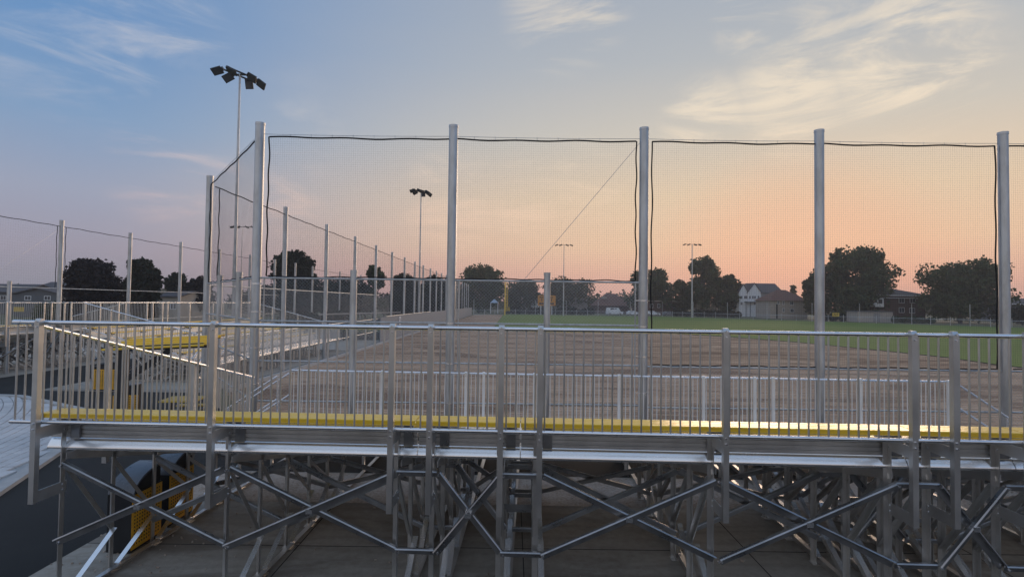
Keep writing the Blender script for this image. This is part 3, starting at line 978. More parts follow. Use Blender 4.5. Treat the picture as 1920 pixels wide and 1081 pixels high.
# left foul-line fence
line = thing('foul_line_fence', 'long line of tall galvanised net posts down the left foul line', 'fence', (-10.95, 25.6, 0))
LY = [25.6 + 5.72 * i for i in range(20)]
for y in LY:
    tall_post(-10.95, y, line, r=0.105)
for z in (1.05, 2.05, 4.0):
    obj('fence_rail', MB().tube((-11.0, 19.4, z), (-11.0, 44, z), 0.024, 8), M['galv'], line, True)
lcm = chain_mesh((-11.02, 19.4), (-11.02, 48), 0.05, 4.0, 0.075, 0.0016)
obj('chain_link', lcm, M['wire'], line, kind='stuff')
for i in range(25):
    y = 44 + 4.0 * i
    obj('wall_board', MB().box((-10.86, y + 0.01, 0.02), (-10.80, y + 3.99, 2.15)), M['screen'], line)
for y in (46, 58.5):
    obj('wall_rail', MB().tube((-10.78, y, 2.2), (-10.78, y + 12, 2.2), 0.03, 8), M['galv'], line, True)
inv(line)
safety_net('black safety net running down the left foul line', [((-10.95, 19.5), (-10.95, 42.8), 4.06, ZROPE), ((-10.95, 42.8), (-10.95, LY[-1]), 2.3, ZROPE)],
           [(-10.95, 19.5)] + [(-10.95, y) for y in LY], [], [(-10.95, 19.8, 4.06)], pitch=0.075)
sign = thing('wall_sign', 'small white notice plate fixed on the grey foul line wall', 'sign', (-10.76, 51.5, 1.6))
obj('plate', MB().box((-0.01, -0.35, -0.35), (0.01, 0.35, 0.45)), M['white'], sign)
obj('pictogram', MB().box((0.012, -0.12, -0.2), (0.016, 0.12, 0.28)), M['black'], sign)

# the next field's fence
far = thing('next_field_fence', 'line of tall net posts beyond the left bleachers along the next field', 'fence', (-26.3, 31, 0))
FY = [25.4, 31, 36.6, 42.2, 47.8, 53.4, 59, 64.6, 70.2, 75.8, 81.4, 87, 92.6]
for y in FY:
    tall_post(-26.3, y, far, r=0.115)
for z in (1.0, 2.0, 4.0):
    obj('fence_rail', MB().tube((-26.3, 20, z), (-26.3, 60, z), 0.024, 8), M['galv'], far, True)
obj('fence_post', MB().tube((-22.9, 24.3, 0), (-22.9, 24.3, 4.2), 0.085, 14), M['galv'], far, True)
obj('guy_wire', MB().tube((-26.3, 30.8, 7.4), (-26.3, 26.0, 3.9), 0.007, 5), M['galv'], far)
inv(far)
safety_net('black safety net along the next field at far left', [((-26.3, 20), (-26.3, 60), 4.06, ZROPE)], [(-26.3, 20)] + [(-26.3, y) for y in FY], [],
           [(-26.3, 30.7, 4.06), (-26.3, 31.3, 4.06)], pitch=0.14)

# outfield fence
OF = [(-10.8, 152), (10, 160), (44.6, 158), (60, 140.5), (75, 126.5), (90, 109.5), (104, 93), (120, 74)]
of = thing('outfield_fence', 'low chain link outfield fence with tall thin posts beyond the grass', 'fence', (40, 158, 0))
oc = MB()
cnt = 0
for (xa, ya), (xb, yb) in zip(OF[:-1], OF[1:]):
    L = math.hypot(xb - xa, yb - ya)
    n = max(1, round(L / 3.2))
    for i in range(n):
        t = i / n
        x, y = xa + (xb - xa) * t, ya + (yb - ya) * t
        tallp = cnt % 3 == 0
        h = 4.4 if tallp else 1.75
        obj('fence_post', MB().tube((x, y, 0), (x, y, h), 0.062 if tallp else 0.05, 8), M['galv'], of, True)
        cnt += 1
    obj('fence_rail', MB().tube((xa, ya, 1.3), (xb, yb, 1.3), 0.04, 6), M['galv'], of)
    chain_mesh((xa, ya), (xb, yb), 0.05, 1.3, 0.22, 0.0035, oc)
obj('chain_link', oc, M['wire'], of, kind='stuff')
inv(of)

def text_mesh(txt, size, depth, m, name):
    cu = bpy.data.curves.new(name, 'FONT')
    cu.body = txt
    cu.size = size
    cu.extrude = depth
    cu.align_x = 'CENTER'; cu.align_y = 'CENTER'
    tmp = bpy.data.objects.new('tmp_text', cu)
    COL.objects.link(tmp)
    me = bpy.data.meshes.new_from_object(tmp.evaluated_get(bpy.context.evaluated_depsgraph_get()))
    me.name = name
    me.materials.clear(); me.materials.append(m)
    bpy.data.objects.remove(tmp)
    bpy.data.curves.remove(cu)
    return me
def distance_sign(px, py, Y, label, txt, wpx=13, hpx=7):
    p = at(px, py, Y)
    k = Y / 1000.0
    s = thing('distance_sign', label, 'sign', (p.x, p.y - 0.1, p.z), group='yellow distance signs on the outfield fence')
    obj('plate', MB().box((-wpx * k / 2, -0.03, -hpx * k / 2), (wpx * k / 2, 0.0, hpx * k / 2)), M['yellow_board'], s)
    link('number', text_mesh(txt, hpx * k * 0.85, 0.01, M['black'], 'number'), s, (0, -0.045, 0), (math.pi / 2, 0, 0))
distance_sign(1566.5, 589.5, 124.8, 'yellow distance sign on the fence in front of the big right tree', '327')
distance_sign(951.5, 579, 150.5, 'yellow distance sign beside the foul pole', '327', 9, 7)
p = at(30, 0, 40)
ys = thing('field_sign', 'dull yellow board behind the far left guard rail', 'sign', tuple(at(35, 579.5, 30.0)))
obj('board', MB().box((-0.28, -0.02, -0.13), (0.28, 0.02, 0.13)), M['yellow_board'], ys)

fp = thing('foul_pole', 'yellow foul pole with mesh wing at the far end of the left line', 'pole', (-1.9, 149, 0))
obj('pole', MB().tube((0, 0, 0), (0, 0, 9.3), 0.16, 10), M['yellow'], fp, True)
wg = MB().tube((0.75, 0, 2.4), (0.75, 0, 9.2), 0.07, 6)
for i in range(11):
    wg.tube((0, 0, 2.6 + i * 0.64), (0.75, 0, 2.6 + i * 0.64), 0.05, 5)
for i in range(6):
    wg.tube((0.1 + i * 0.12, 0, 2.5), (0.1 + i * 0.12, 0, 9.1), 0.012, 4)
obj('wing', wg, M['yellow'], fp)

sb = thing('scoreboard', 'orange scoreboard on two white posts behind the outfield fence', 'scoreboard', (at(1025, 563, 162).x, 162, 0))
zc = at(1025, 563, 162).z
obj('panel', MB().box((-2.7, -0.15, zc - 1.55), (2.7, 0.15, zc + 1.55)), M['orange'], sb)
for x in (-1.75, 1.6):
    obj('post', MB().box((x - 0.11, -0.1, 0), (x + 0.11, 0.1, zc - 1.56)), M['white'], sb)
for x, z, w, h in ((-1.5, 0.15, 0.28, 0.75), (1.45, 0.15, 0.28, 0.75), (-1.6, -0.95, 1.3, 0.5), (1.5, -0.95, 1.3, 0.5), (-1.6, 0.95, 1.2, 0.28), (1.4, 0.95, 1.0, 0.28), (0.2, 0.3, 0.6, 0.6)):
    obj('display', MB().box((x - w / 2, -0.19, zc + z - h / 2), (x + w / 2, -0.155, zc + z + h / 2)), M['black'], sb)

# ------------------------------------------------------------------ light masts
def floodlight(parent, c, ax, n, sc=1.0):
    """Flat lamp housing centred at c, long axis ax, lens facing n."""
    ax = ax.normalized()
    az = -(n - ax * n.dot(ax)).normalized()
    ay = az.cross(ax)
    mb = MB().quadbox(c, ax * 0.42 * sc, ay * 0.33 * sc, az * 0.07 * sc)
    for i in range(5):
        mb.quadbox(c - ax * (0.28 - i * 0.13) * sc + az * 0.10 * sc, ax * 0.012 * sc, ay * 0.28 * sc, az * 0.035 * sc)
    mb.quadbox(c - ax * 0.40 * sc + az * 0.10 * sc, ax * 0.13 * sc, ay * 0.14 * sc, az * 0.12 * sc)
    f = obj('floodlight', mb, M['floodlight'], parent)
    obj('lens', MB().quadbox(c - az * 0.078 * sc, ax * 0.37 * sc, ay * 0.28 * sc, az * 0.006 * sc), M['lens'], f)
def light_mast(label, px, y_ground_px, Y, ytop_px, kind, r0=0.17):
    base = at(px, y_ground_px, Y)
    top = at(px, ytop_px, Y)
    zt = top.z
    m = thing('light_mast', label, 'light mast', (base.x, base.y, 0), group='floodlight masts round the ball fields')
    obj('pole', MB().tube((0, 0, 0), (0, 0, zt * 0.35), r0, 14, r0 * 0.85).tube((0, 0, zt * 0.35), (0, 0, zt), r0 * 0.72, 14, r0 * 0.42), M['galv'], m, True)
    if kind == 'six':
        ar = MB()
        dirv = Vector((0.48, 0.9, 0)).normalized()
        ar.bar((-0.45, 0, zt), (0.45, 0, zt), 0.1, 0.1)
        for sx in (-0.34, 0.34):
            ar.bar(Vector((sx, 0, zt + 0.03)) - dirv * 1.3, Vector((sx, 0, zt + 0.03)) + dirv * 1.3, 0.08, 0.1)
        obj('crossarm', ar, M['floodlight'], m)
        for (x, y, ax, nn) in ((-0.98, -1.1, (-.95, 0, -.28), (-.2, -.5, -.8)), (-0.82, 0.0, (-.86, 0, -.48), (-.1, -.72, -.68)),
                               (0.12, 1.1, (.05, .2, -1), (.1, -.95, -.2)), (0.0, -1.1, (.9, 0, -.42), (0, -.4, -.92)),
                               (0.85, 0.0, (.87, 0, -.5), (.1, -.68, -.72)), (0.98, 1.1, (.8, 0, -.6), (.1, -.72, -.68))):
            floodlight(m, Vector((x, y, zt - 0.22)), Vector(ax), Vector(nn), 0.80)
    else:
        ar = MB().bar((-1.9, 0, zt), (1.9, 0, zt), 0.09, 0.09)
        obj('crossarm', ar, M['floodlight'], m)
        for x in (-1.9, -0.7, 0.7, 1.9):
            sg = -1 if x < 0 else 1
            floodlight(m, Vector((x + sg * 0.25, 0, zt - 0.1)), Vector((sg, -0.3, -0.3)), Vector((-sg * .2, -.3, -.9)), 0.9)
    return m
light_mast('tall floodlight mast with six dark lamps, rising at left behind the net wing', 438.5, 561, 37.0, 140, 'six', 0.15)
light_mast('floodlight mast beyond the left foul line, between first two backstop posts', 786, 565, 72.0, 358, 'six', 0.17)
light_mast('thin floodlight mast behind the scoreboard with lamps on one crossarm', 1056.5, 569, 150.0, 459, 'bar', 0.2)
light_mast('thin floodlight mast in front of the pointed tree, lamps on one crossarm', 1297.5, 572, 146.0, 458, 'bar', 0.24)
light_mast('distant lamp mast between the two leftmost backstop posts', 451, 561, 110.0, 425, 'bar', 0.13)

# ------------------------------------------------------------------ bins, canopy, table
def perforated(w, h, nx, nz, m, name, parent, fill=0.52, x=0.0):
    """A panel in the local YZ plane at x, facing +X, with real square holes."""
    mb = MB()
    idx = {}
    def vid(a, b):
        key = (round(a, 5), round(b, 5))
        if key not in idx:
            idx[key] = len(mb.v)
            mb.v.append(Vector((x, a, b)))
        return idx[key]
    bx, bz = 0.035, 0.035
    cw, ch = (w - 2 * bx) / nx, (h - 2 * bz) / nz
    ys = [0.0] + [bx + cw * (i + q) for i in range(nx) for q in (0.5 - fill / 2, 0.5 + fill / 2)] + [w]
    zs = [0.0] + [bz + ch * (i + q) for i in range(nz) for q in (0.5 - fill / 2, 0.5 + fill / 2)] + [h]
    for i in range(len(ys) - 1):
        for j in range(len(zs) - 1):
            if i % 2 == 1 and j % 2 == 1:
                continue
            mb.f.append((vid(ys[i], zs[j]), vid(ys[i + 1], zs[j]), vid(ys[i + 1], zs[j + 1]), vid(ys[i], zs[j + 1])))
    o = obj(name, mb, m, parent)
    md = o.modifiers.new('thick', 'SOLIDIFY')
    md.thickness = 0.004
    return o
def waste_bin(label, loc, rotz):
    b = thing('waste_bin', label, 'bin', loc, rotz, 'black and yellow waste bins')
    D, W = 0.33, 0.62
    m = MB().box((0, 0, 0.02), (D, W, 0.80))
    m.box((0.02, 0.02, 0.0), (D - 0.02, W - 0.02, 0.02))
    obj('body', m, M['black'], b)
    perforated(W, 0.74, 11, 14, M['amber'], 'perforated_panel', b, x=D + 0.012).location = (0, 0, 0.045)
    # hood: quarter barrel rising from one end towards the other, open mouth above the panel
    prof = [(0.0, 0.80)] + [(W * (1 - math.cos(a)), 0.80 + 0.29 * math.sin(a)) for a in np.linspace(0.10, math.pi / 2, 11)]
    inner = [(y + 0.004, z - 0.03) for y, z in reversed(prof[1:])]
    outline = prof + inner + [(0.03, 0.80)]
    hm = MB()
    n = len(outline)
    for x in (0.0, D + 0.03):
        for y, z in outline:
            hm.v.append(Vector((x, y, z)))
    for i in range(n):
        j = (i + 1) % n
        hm.f.append((i, j, n + j, n + i))
    hm.f.append(tuple(reversed(range(n)))); hm.f.append(tuple(range(n, 2 * n)))
    obj('hood', hm, M['hood'], b, True)
    sd = MB()
    pts = [(0.01, 0.80)] + [(y + 0.004, z - 0.02) for y, z in prof[1:]] + [(W, 0.80)]
    k = len(pts)
    for xx in (0.004, D - 0.02):
        for y, z in pts:
            sd.v.append(Vector((xx, y, z)))
    for i in range(k):
        j = (i + 1) % k
        sd.f.append((i, j, k + j, k + i))
    sd.f.append(tuple(reversed(range(k)))); sd.f.append(tuple(range(k, 2 * k)))
    obj('hood_side', sd, M['black'], b)
    return b
b1 = waste_bin('black waste bin with amber perforated front under the bleacher end, nearer of two', (-5.50, 7.38, 0.006), 0.0)
b2 = copy_tree(b1); b2.location = (-5.53, 8.22, 0.006)
b2['label'] = 'black waste bin with amber perforated front behind the nearest bin'
b3 = copy_tree(b1); b3.location = at(213, 0, 20.6).xy.to_3d() + Vector((0, 0, 0.012)); b3.rotation_euler = (0, 0, -math.radians(90))
b3['label'] = 'waste bin with plain yellow front at the foot of the far stairs'
b3.scale = (1.2, 1.75, 1.0)
b4 = copy_tree(b1); b4.location = (at(246, 0, 15.2).x, 15.2, 0.006); b4.rotation_euler = (0, 0, -math.radians(75))
b4['label'] = 'yellow fronted bin beside the black canopy post'

cn = thing('canopy', 'yellow slatted canopy cantilevered from one black steel post', 'canopy', (-10.35, 14.3, 0))
cn.rotation_euler = (0, 0, math.radians(9))
obj('post', MB().box((-0.10, -0.10, 0), (0.10, 0.10, 2.16)).box((-0.2, -0.2, 0), (0.2, 0.2, 0.02)), M['black'], cn)
SLP = 0.05
bm_ = MB().prism((-0.12, 0, 2.14), (2.15, 0, 2.14 + SLP * 2.25), [(-0.05, -0.07), (0.05, -0.07), (0.05, 0.07), (-0.05, 0.07)])
bm_.prism((-0.12, 0.5, 2.2), (2.15, 0.5, 2.2 + SLP * 2.25), [(-0.03, -0.04), (0.03, -0.04), (0.03, 0.04), (-0.03, 0.04)])
bm_.prism((-0.12, -0.5, 2.18), (2.15, -0.5, 2.18 + SLP * 2.25), [(-0.03, -0.05), (0.03, -0.05), (0.03, 0.05), (-0.03, 0.05)])
bm_.prism((0.1, 0, 1.35), (1.15, 0, 2.12), [(-0.05, -0.07), (0.05, -0.07), (0.05, 0.07), (-0.05, 0.07)])
obj('beam', bm_, M['black'], cn)
for i in range(5):
    y0 = -0.72 + i * 0.29
    zz = 2.20 + 0.042 * i
    obj('roof_plank', MB().prism((-0.16, y0 + 0.143, zz), (2.25, y0 + 0.143, zz + SLP * 2.41), plank_prof(0.283, 0.045, 3)), M['yellow'], cn)

tb = thing('picnic_table', 'low yellow topped picnic table on black legs near the canopy', 'table', (-8.95, 14.75, 0.004), math.radians(8))
for i in range(3):
    obj('top_plank', MB().box((-0.5, -0.39 + i * 0.265, 0.72), (0.42, -0.14 + i * 0.265, 0.76)), M['yellow_board'], tb)
for sy in (-0.72, 0.72):
    obj('bench', MB().box((-0.5, sy - 0.13, 0.42), (0.42, sy + 0.13, 0.46)), M['yellow_board'], tb)
fr = MB()
for sx in (-0.36, 0.3):
    fr.bar((sx, -0.7, 0.02), (sx, 0.7, 0.02), 0.06, 0.04); fr.bar((sx, 0, 0.02), (sx, 0, 0.71), 0.06, 0.06, (1, 0, 0))
    fr.bar((sx, -0.72, 0.39), (sx, 0.72, 0.39), 0.05, 0.05)
obj('frame', fr, M['black'], tb)

# long rack of dark benches behind the foul-line wall
bk = thing('bench_row', 'long dark bench row with pale top rail behind the foul line wall', 'bench', (-12.8, 44, 0))
obj('top_rail', MB().bar((-3.0, 0, 2.35), (0.9, 13, 2.35), 0.16, 0.12), M['beige_siding'], bk)
for i in range(9):
    t = i / 8
    obj('frame', MB().bar((-3.0 + 3.9 * t, 13 * t, 0), (-3.0 + 3.9 * t, 13 * t, 2.28), 0.1, 0.1, (1, 0, 0)), M['black'], bk)
obj('seat', MB().bar((-3.2, 0, 1.7), (0.7, 13, 1.7), 0.5, 0.18), M['black'], bk)

# ------------------------------------------------------------------ trees
def leaf_mesh(name, blobs, n, size, m, zmin=0.3):
    vol = np.array([b[3] ** 2 * (b[4] if len(b) > 4 else 1) for b in blobs])
    pick = rng.choice(len(blobs), n, p=vol / vol.sum())
    B = np.array([b[:4] for b in blobs])[pick]
    d = rng.normal(size=(n, 3))
    d /= np.linalg.norm(d, axis=1, keepdims=True)
    rad = B[:, 3:4] * (rng.random((n, 1)) ** 0.42) * (1 + 0.10 * rng.normal(size=(n, 1)))
    c = B[:, :3] + d * rad * np.array([1, 1, 0.9])
    c = c[c[:, 2] > zmin]
    d = d[:len(c)]
    k = len(c)
    u = rng.normal(size=(k, 3)); u /= np.linalg.norm(u, axis=1, keepdims=True)
    w = np.cross(u, rng.normal(size=(k, 3))); w /= np.linalg.norm(w, axis=1, keepdims=True)
    s = size * (0.6 + 0.8 * rng.random((k, 1)))
    u, w = u * s, w * s * 0.62
    V = np.empty((k, 4, 3))
    V[:, 0] = c - u; V[:, 1] = c + w; V[:, 2] = c + u; V[:, 3] = c - w
    me = bpy.data.meshes.new(name)
    me.vertices.add(4 * k)
    me.vertices.foreach_set('co', V.reshape(-1).astype(np.float32))
    me.loops.add(4 * k)
    me.loops.foreach_set('vertex_index', np.arange(4 * k, dtype=np.int32))
    me.polygons.add(k)
    me.polygons.foreach_set('loop_start', np.arange(0, 4 * k, 4, dtype=np.int32))
    me.materials.append(m)
    me.update(calc_edges=True)
    return me

def tree(label, pxl, pxr, ytop, Y, mat, n=7000, leaf=0.3, shape='round', lobes=22, crown_lo=0.12, seed=0, group='trees beyond the ball fields'):
    r = random.Random(seed * 13 + int(pxl))
    a, b = at(pxl, ytop, Y), at(pxr, ytop, Y)
    H = (a.z + b.z) / 2
    dense = mat in ('leaf_dark', 'leaf_purple')
    Wd = (b.x - a.x) * (1.04 if dense else 1.12)
    cx = (a.x + b.x) / 2
    t = thing('tree', label, 'tree', (cx, Y, 0), group=group)
    z0 = H * crown_lo
    blobs = []
    for i in range(lobes):
        q = (i + 0.5) / lobes
        z = z0 + (H - z0) * (0.08 + 0.84 * q)
        f = (z - z0) / (H - z0)
        if shape == 'round':
            wr = math.sqrt(max(0.02, 1 - (2 * f - 0.85) ** 2 / 1.35))
        elif shape == 'wide':
            wr = min(1.0, 1.25 - 0.75 * f ** 3) * (0.75 + 0.25 * min(1, f * 4))
            wr = min(1, wr)
        else:
            wr = (1 - f) ** 0.7 * 0.95 + 0.12
        br = Wd * (r.uniform(0.17, 0.25) if dense else r.uniform(0.11, 0.2))
        ang = r.uniform(0, 2 * math.pi)
        ro = max(0, Wd / 2 * wr - br) * math.sqrt(r.uniform(0.15, 1))
        zz = min(z, H - br * 0.8)
        blobs.append((ro * math.cos(ang), ro * math.sin(ang), zz, br))
        # small sprays that break the outline
        for _ in range(3):
            sa, se = r.uniform(0, 2 * math.pi), r.uniform(-0.3, 1.0)
            blobs.append((ro * math.cos(ang) + br * 0.95 * math.cos(sa) * math.cos(se), ro * math.sin(ang) + br * 0.95 * math.sin(sa) * math.cos(se), zz + br * 0.9 * math.sin(se), br * r.uniform(0.2, 0.4), 0.8))
    link('crown', leaf_mesh('crown', blobs, int(n * (1.5 if dense else 0.95)), leaf, M[mat]), t)
    tr = MB().tube((0, 0, 0), (0, 0, H * 0.45), H * 0.032, 9, H * 0.02)
    for i in range(6):
        bb = r.choice(blobs)
        tr.tube((0, 0, H * r.uniform(0.2, 0.42)), (bb[0] * 0.8, bb[1] * 0.8, bb[2]), H * 0.014, 6, H * 0.004)
    obj('trunk', tr, M['bark'], t, True)
    return t
tree('dark purple round tree between the first two far left posts', 116, 238, 489, 62, 'leaf_purple', 11000, 0.22, lobes=26, seed=1)
tree('dark green upright tree right beside the purple one at left', 232, 304, 486, 64, 'leaf_dark', 8000, 0.22, lobes=20, seed=2)
tree('small dark tree behind the third far left post', 308, 362, 513, 80, 'leaf_dark', 5000, 0.24, seed=3)
tree('low dark tree just left of the net wing', 352, 402, 519, 82, 'leaf_purple', 4500, 0.25, seed=4)
tree('broad deep green tree behind the left net bay', 498, 616, 474, 78, 'leaf_dark', 11000, 0.26, lobes=26, seed=5)
tree('small green tree between the foul line posts', 676, 730, 494, 95, 'leaf_green', 5000, 0.27, seed=6)
tree('dark rounded tree behind the foul line wall, left of the backstop post', 728, 790, 513, 100, 'leaf_dark', 5000, 0.3, shape='wide', seed=7)
tree('dark rounded tree behind the foul line posts, close to the backstop post', 780, 850, 518, 105, 'leaf_dark', 5500, 0.3, seed=8)
tree('dark low tree by the left end of the foul line wall', 596, 702, 523, 92, 'leaf_dark', 4500, 0.27, shape='wide', seed=21)
tree('green spreading tree just right of the second backstop post', 846, 950, 497, 185, 'leaf_green', 9000, 0.5, lobes=26, seed=9)
tree('pale hazy tree left of the scoreboard', 945, 1025, 527, 205, 'leaf_olive', 6000, 0.5, shape='wide', seed=10)
tree('pale hazy tree behind the scoreboard', 1015, 1118, 522, 210, 'leaf_olive', 7500, 0.5, shape='wide', seed=11)
tree('full green tree behind the third backstop post', 1172, 1274, 506, 190, 'leaf_green', 9000, 0.5, lobes=24, seed=12)
tree('tall pointed tree beside the thin light mast', 1280, 1354, 481, 178, 'leaf_green', 9000, 0.42, shape='round', lobes=24, seed=13)
tree('bushy lower tree right of the pointed tree', 1338, 1392, 515, 176, 'leaf_green', 6000, 0.45, shape='wide', seed=14)
tree('low bushy tree left of the pointed tree', 1256, 1305, 525, 182, 'leaf_olive', 4500, 0.45, shape='wide', seed=22)
tree('largest dark tree right of the fourth backstop post', 1534, 1668, 465, 142, 'leaf_green', 15000, 0.42, shape='wide', lobes=32, seed=15)
tree('smaller dark tree touching the left of the largest tree', 1504, 1560, 510, 144, 'leaf_olive', 6000, 0.4, seed=16)
tree('square cut dark green tree at right by the last backstop post', 1722, 1876, 490, 128, 'leaf_green', 16000, 0.38, shape='wide', lobes=34, seed=17)
tree('small pointed tree behind the hipped house roof', 1476, 1498, 533, 200, 'leaf_green', 2000, 0.45, shape='cone', seed=18)
# low far wood that closes the horizon
def treeline():
    V = []
    blobs = []
    for i in range(260):
        x = -420 + 900 * i / 259 + random.uniform(-2, 2)
        y = 275 + random.uniform(-20, 20)
        h = random.uniform(5.5, 11)
        blobs.append((x, y, h * 0.5, h * 0.5))
        blobs.append((x + random.uniform(-2, 2), y, h * 0.25, h * 0.4))
    o = link('far_wood', leaf_mesh('far_wood', blobs, 30000, 0.9, M['leaf_olive'], 0.0))
    o['kind'] = 'stuff'
treeline()
def hedge(label, x0, x1, y0, y1, h, n, mat, seed):
    r = random.Random(seed)
    cx, cy = (x0 + x1) / 2, (y0 + y1) / 2
    t = thing('hedge', label, 'hedge', (cx, cy, 0), group='hedges and shrubs behind the outfield fence')
    blobs = []
    L = math.hypot(x1 - x0, y1 - y0)
    k = max(3, int(L / (h * 0.6)))
    for i in range(k):
        q = i / (k - 1)
        hh = h * r.uniform(0.7, 1.05)
        blobs.append((x0 + (x1 - x0) * q - cx, y0 + (y1 - y0) * q - cy, hh * 0.5, hh * 0.52))
    link('foliage', leaf_mesh('foliage', blobs, n, 0.3, M[mat], 0.05), t)
hedge('dark hedge along the fence below the scoreboard', at(960, 0, 168).x, at(1112, 0, 168).x, 168, 168, 2.6, 5000, 'leaf_dark', 1)
hedge('dark shrubs below the pointed tree', at(1270, 0, 165).x, at(1385, 0, 158).x, 165, 158, 2.4, 4500, 'leaf_dark', 2)
hedge('dark hedge below the largest right tree', at(1545, 0, 133).x, at(1610, 0, 131).x, 133, 131, 2.2, 3500, 'leaf_dark', 3)
hedge('green hedge in front of the dark brick house', at(1675, 0, 124).x, at(1740, 0, 121).x, 124, 121, 2.0, 3500, 'leaf_green', 4)
hedge('dark hedge past the last backstop post', at(1870, 0, 118).x, at(1990, 0, 118).x, 118, 118, 5.0, 4500, 'leaf_dark', 5)
hedge('green shrub beside the far left house', at(112, 0, 70).x, at(150, 0, 70).x, 70, 70, 3.0, 3000, 'leaf_green', 6)
hedge('dark shrub behind the foul line fence', at(555, 0, 60).x, at(640, 0, 62).x, 60, 62, 2.6, 3500, 'leaf_dark', 7)

hedge('tall dark hedge closing the view behind the left net bay', at(470, 0, 112).x, at(640, 0, 112).x, 112, 112, 7.0, 9000, 'leaf_dark', 8)
hedge('tall dark hedge behind the foul line posts', at(640, 0, 118).x, at(852, 0, 118).x, 118, 118, 7.8, 11000, 'leaf_dark', 9)
# ------------------------------------------------------------------ houses
def win(parent, x, z, w, h, y, m_frame=None):
    f = MB()
    t = 0.09
    f.box((x - w / 2 - t, y - 0.05, z - h / 2 - t), (x + w / 2 + t, y - 0.01, z - h / 2))
    f.box((x - w / 2 - t, y - 0.05, z + h / 2), (x + w / 2 + t, y - 0.01, z + h / 2 + t))
    f.box((x - w / 2 - t, y - 0.05, z - h / 2), (x - w / 2, y - 0.01, z + h / 2))
    f.box((x + w / 2, y - 0.05, z - h / 2), (x + w / 2 + t, y - 0.01, z + h / 2))
    f.box((x - 0.03, y - 0.045, z - h / 2), (x + 0.03, y - 0.01, z + h / 2))
    o = obj('window', f, m_frame or M['white'], parent)
    obj('pane', MB().box((x - w / 2, y - 0.03, z - h / 2), (x + w / 2, y - 0.004, z + h / 2)), M['glass'], o)
def gable(parent, x0, x1, y0, y1, zw, zr, wall_m, roof_m, axis='x', over=0.35):
    """Walls to zw, ridge at zr; axis is the ridge direction."""
    w = MB()
    if axis == 'x':
        ym = (y0 + y1) / 2
        for x in (x0, x1):
            w.face([(x, y0, 0), (x, y1, 0), (x, y1, zw), (x, ym, zr), (x, y0, zw)])
        w.face([(x0, y0, 0), (x1, y0, 0), (x1, y0, zw), (x0, y0, zw)]); w.face([(x0, y1, 0), (x1, y1, 0), (x1, y1, zw), (x0, y1, zw)])
        r = MB()
        dz = (zr - zw) / (ym - y0) * over
        for (ya, s) in ((y0 - over, 1), (y1 + over, -1)):
            za = zw - dz
            r.v += [Vector(p) for p in ((x0 - over, ya, za + .06), (x1 + over, ya, za + .06), (x1 + over, ym, zr + .06), (x0 - over, ym, zr + .06),
                                        (x0 - over, ya, za + .24), (x1 + over, ya, za + .24), (x1 + over, ym, zr + .24), (x0 - over, ym, zr + .24))]
            b = len(r.v) - 8
            for q in ((0, 3, 2, 1), (4, 5, 6, 7), (0, 1, 5, 4), (1, 2, 6, 5), (2, 3, 7, 6), (3, 0, 4, 7)):
                r.f.append(tuple(b + i for i in q))
    else:
        xm = (x0 + x1) / 2
        for y in (y0, y1):
            w.face([(x0, y, 0), (x1, y, 0), (x1, y, zw), (xm, y, zr), (x0, y, zw)])
        w.face([(x0, y0, 0), (x0, y1, 0), (x0, y1, zw), (x0, y0, zw)]); w.face([(x1, y0, 0), (x1, y1, 0), (x1, y1, zw), (x1, y0, zw)])
        r = MB()
        dz = (zr - zw) / (xm - x0) * over
        for xa in (x0 - over, x1 + over):
            za = zw - dz
            r.v += [Vector(p) for p in ((xa, y0 - over, za + .06), (xa, y1 + over, za + .06), (xm, y1 + over, zr + .06), (xm, y0 - over, zr + .06),
                                        (xa, y0 - over, za + .24), (xa, y1 + over, za + .24), (xm, y1 + over, zr + .24), (xm, y0 - over, zr + .24))]
            b = len(r.v) - 8
            for q in ((0, 3, 2, 1), (4, 5, 6, 7), (0, 1, 5, 4), (1, 2, 6, 5), (2, 3, 7, 6), (3, 0, 4, 7)):
                r.f.append(tuple(b + i for i in q))
    obj('wall', w, wall_m, parent)
    return obj('roof', r, roof_m, parent)
def hip(parent, x0, x1, y0, y1, zw, zr, wall_m, roof_m, over=0.5, fascia=None):
    obj('wall', MB().box((x0, y0, 0), (x1, y1, zw)), wall_m, parent)
    d = min(x1 - x0, y1 - y0) / 2
    X0, X1, Y0, Y1 = x0 - over, x1 + over, y0 - over, y1 + over
    r = MB()
    r.v = [Vector(p) for p in ((X0, Y0, zw), (X1, Y0, zw), (X1, Y1, zw), (X0, Y1, zw), (X0 + d, (y0 + y1) / 2, zr), (X1 - d, (y0 + y1) / 2, zr))]
    r.f = [(0, 1, 5, 4), (1, 2, 5), (2, 3, 4, 5), (3, 0, 4), (3, 2, 1, 0)]
    ro = obj('roof', r, roof_m, parent)
    if fascia:
        f = MB()
        for a, b in (((X0, Y0), (X1, Y0)), ((X0, Y0), (X0, Y1)), ((X1, Y0), (X1, Y1))):
            f.bar((a[0], a[1], zw - 0.12), (b[0], b[1], zw - 0.12), 0.06, 0.22)
        obj('fascia', f, fascia, ro)
    return ro
def house(label, px0, px1, Y, name='house', cat='house', group=None):
    a, b = at(px0, 560, Y), at(px1, 560, Y)
    cx = (a.x + b.x) / 2
    return thing(name, label, cat, (cx, Y, 0), 0, group), (b.x - a.x)
Zp = lambda px, py, Y: at(px, py, Y).z

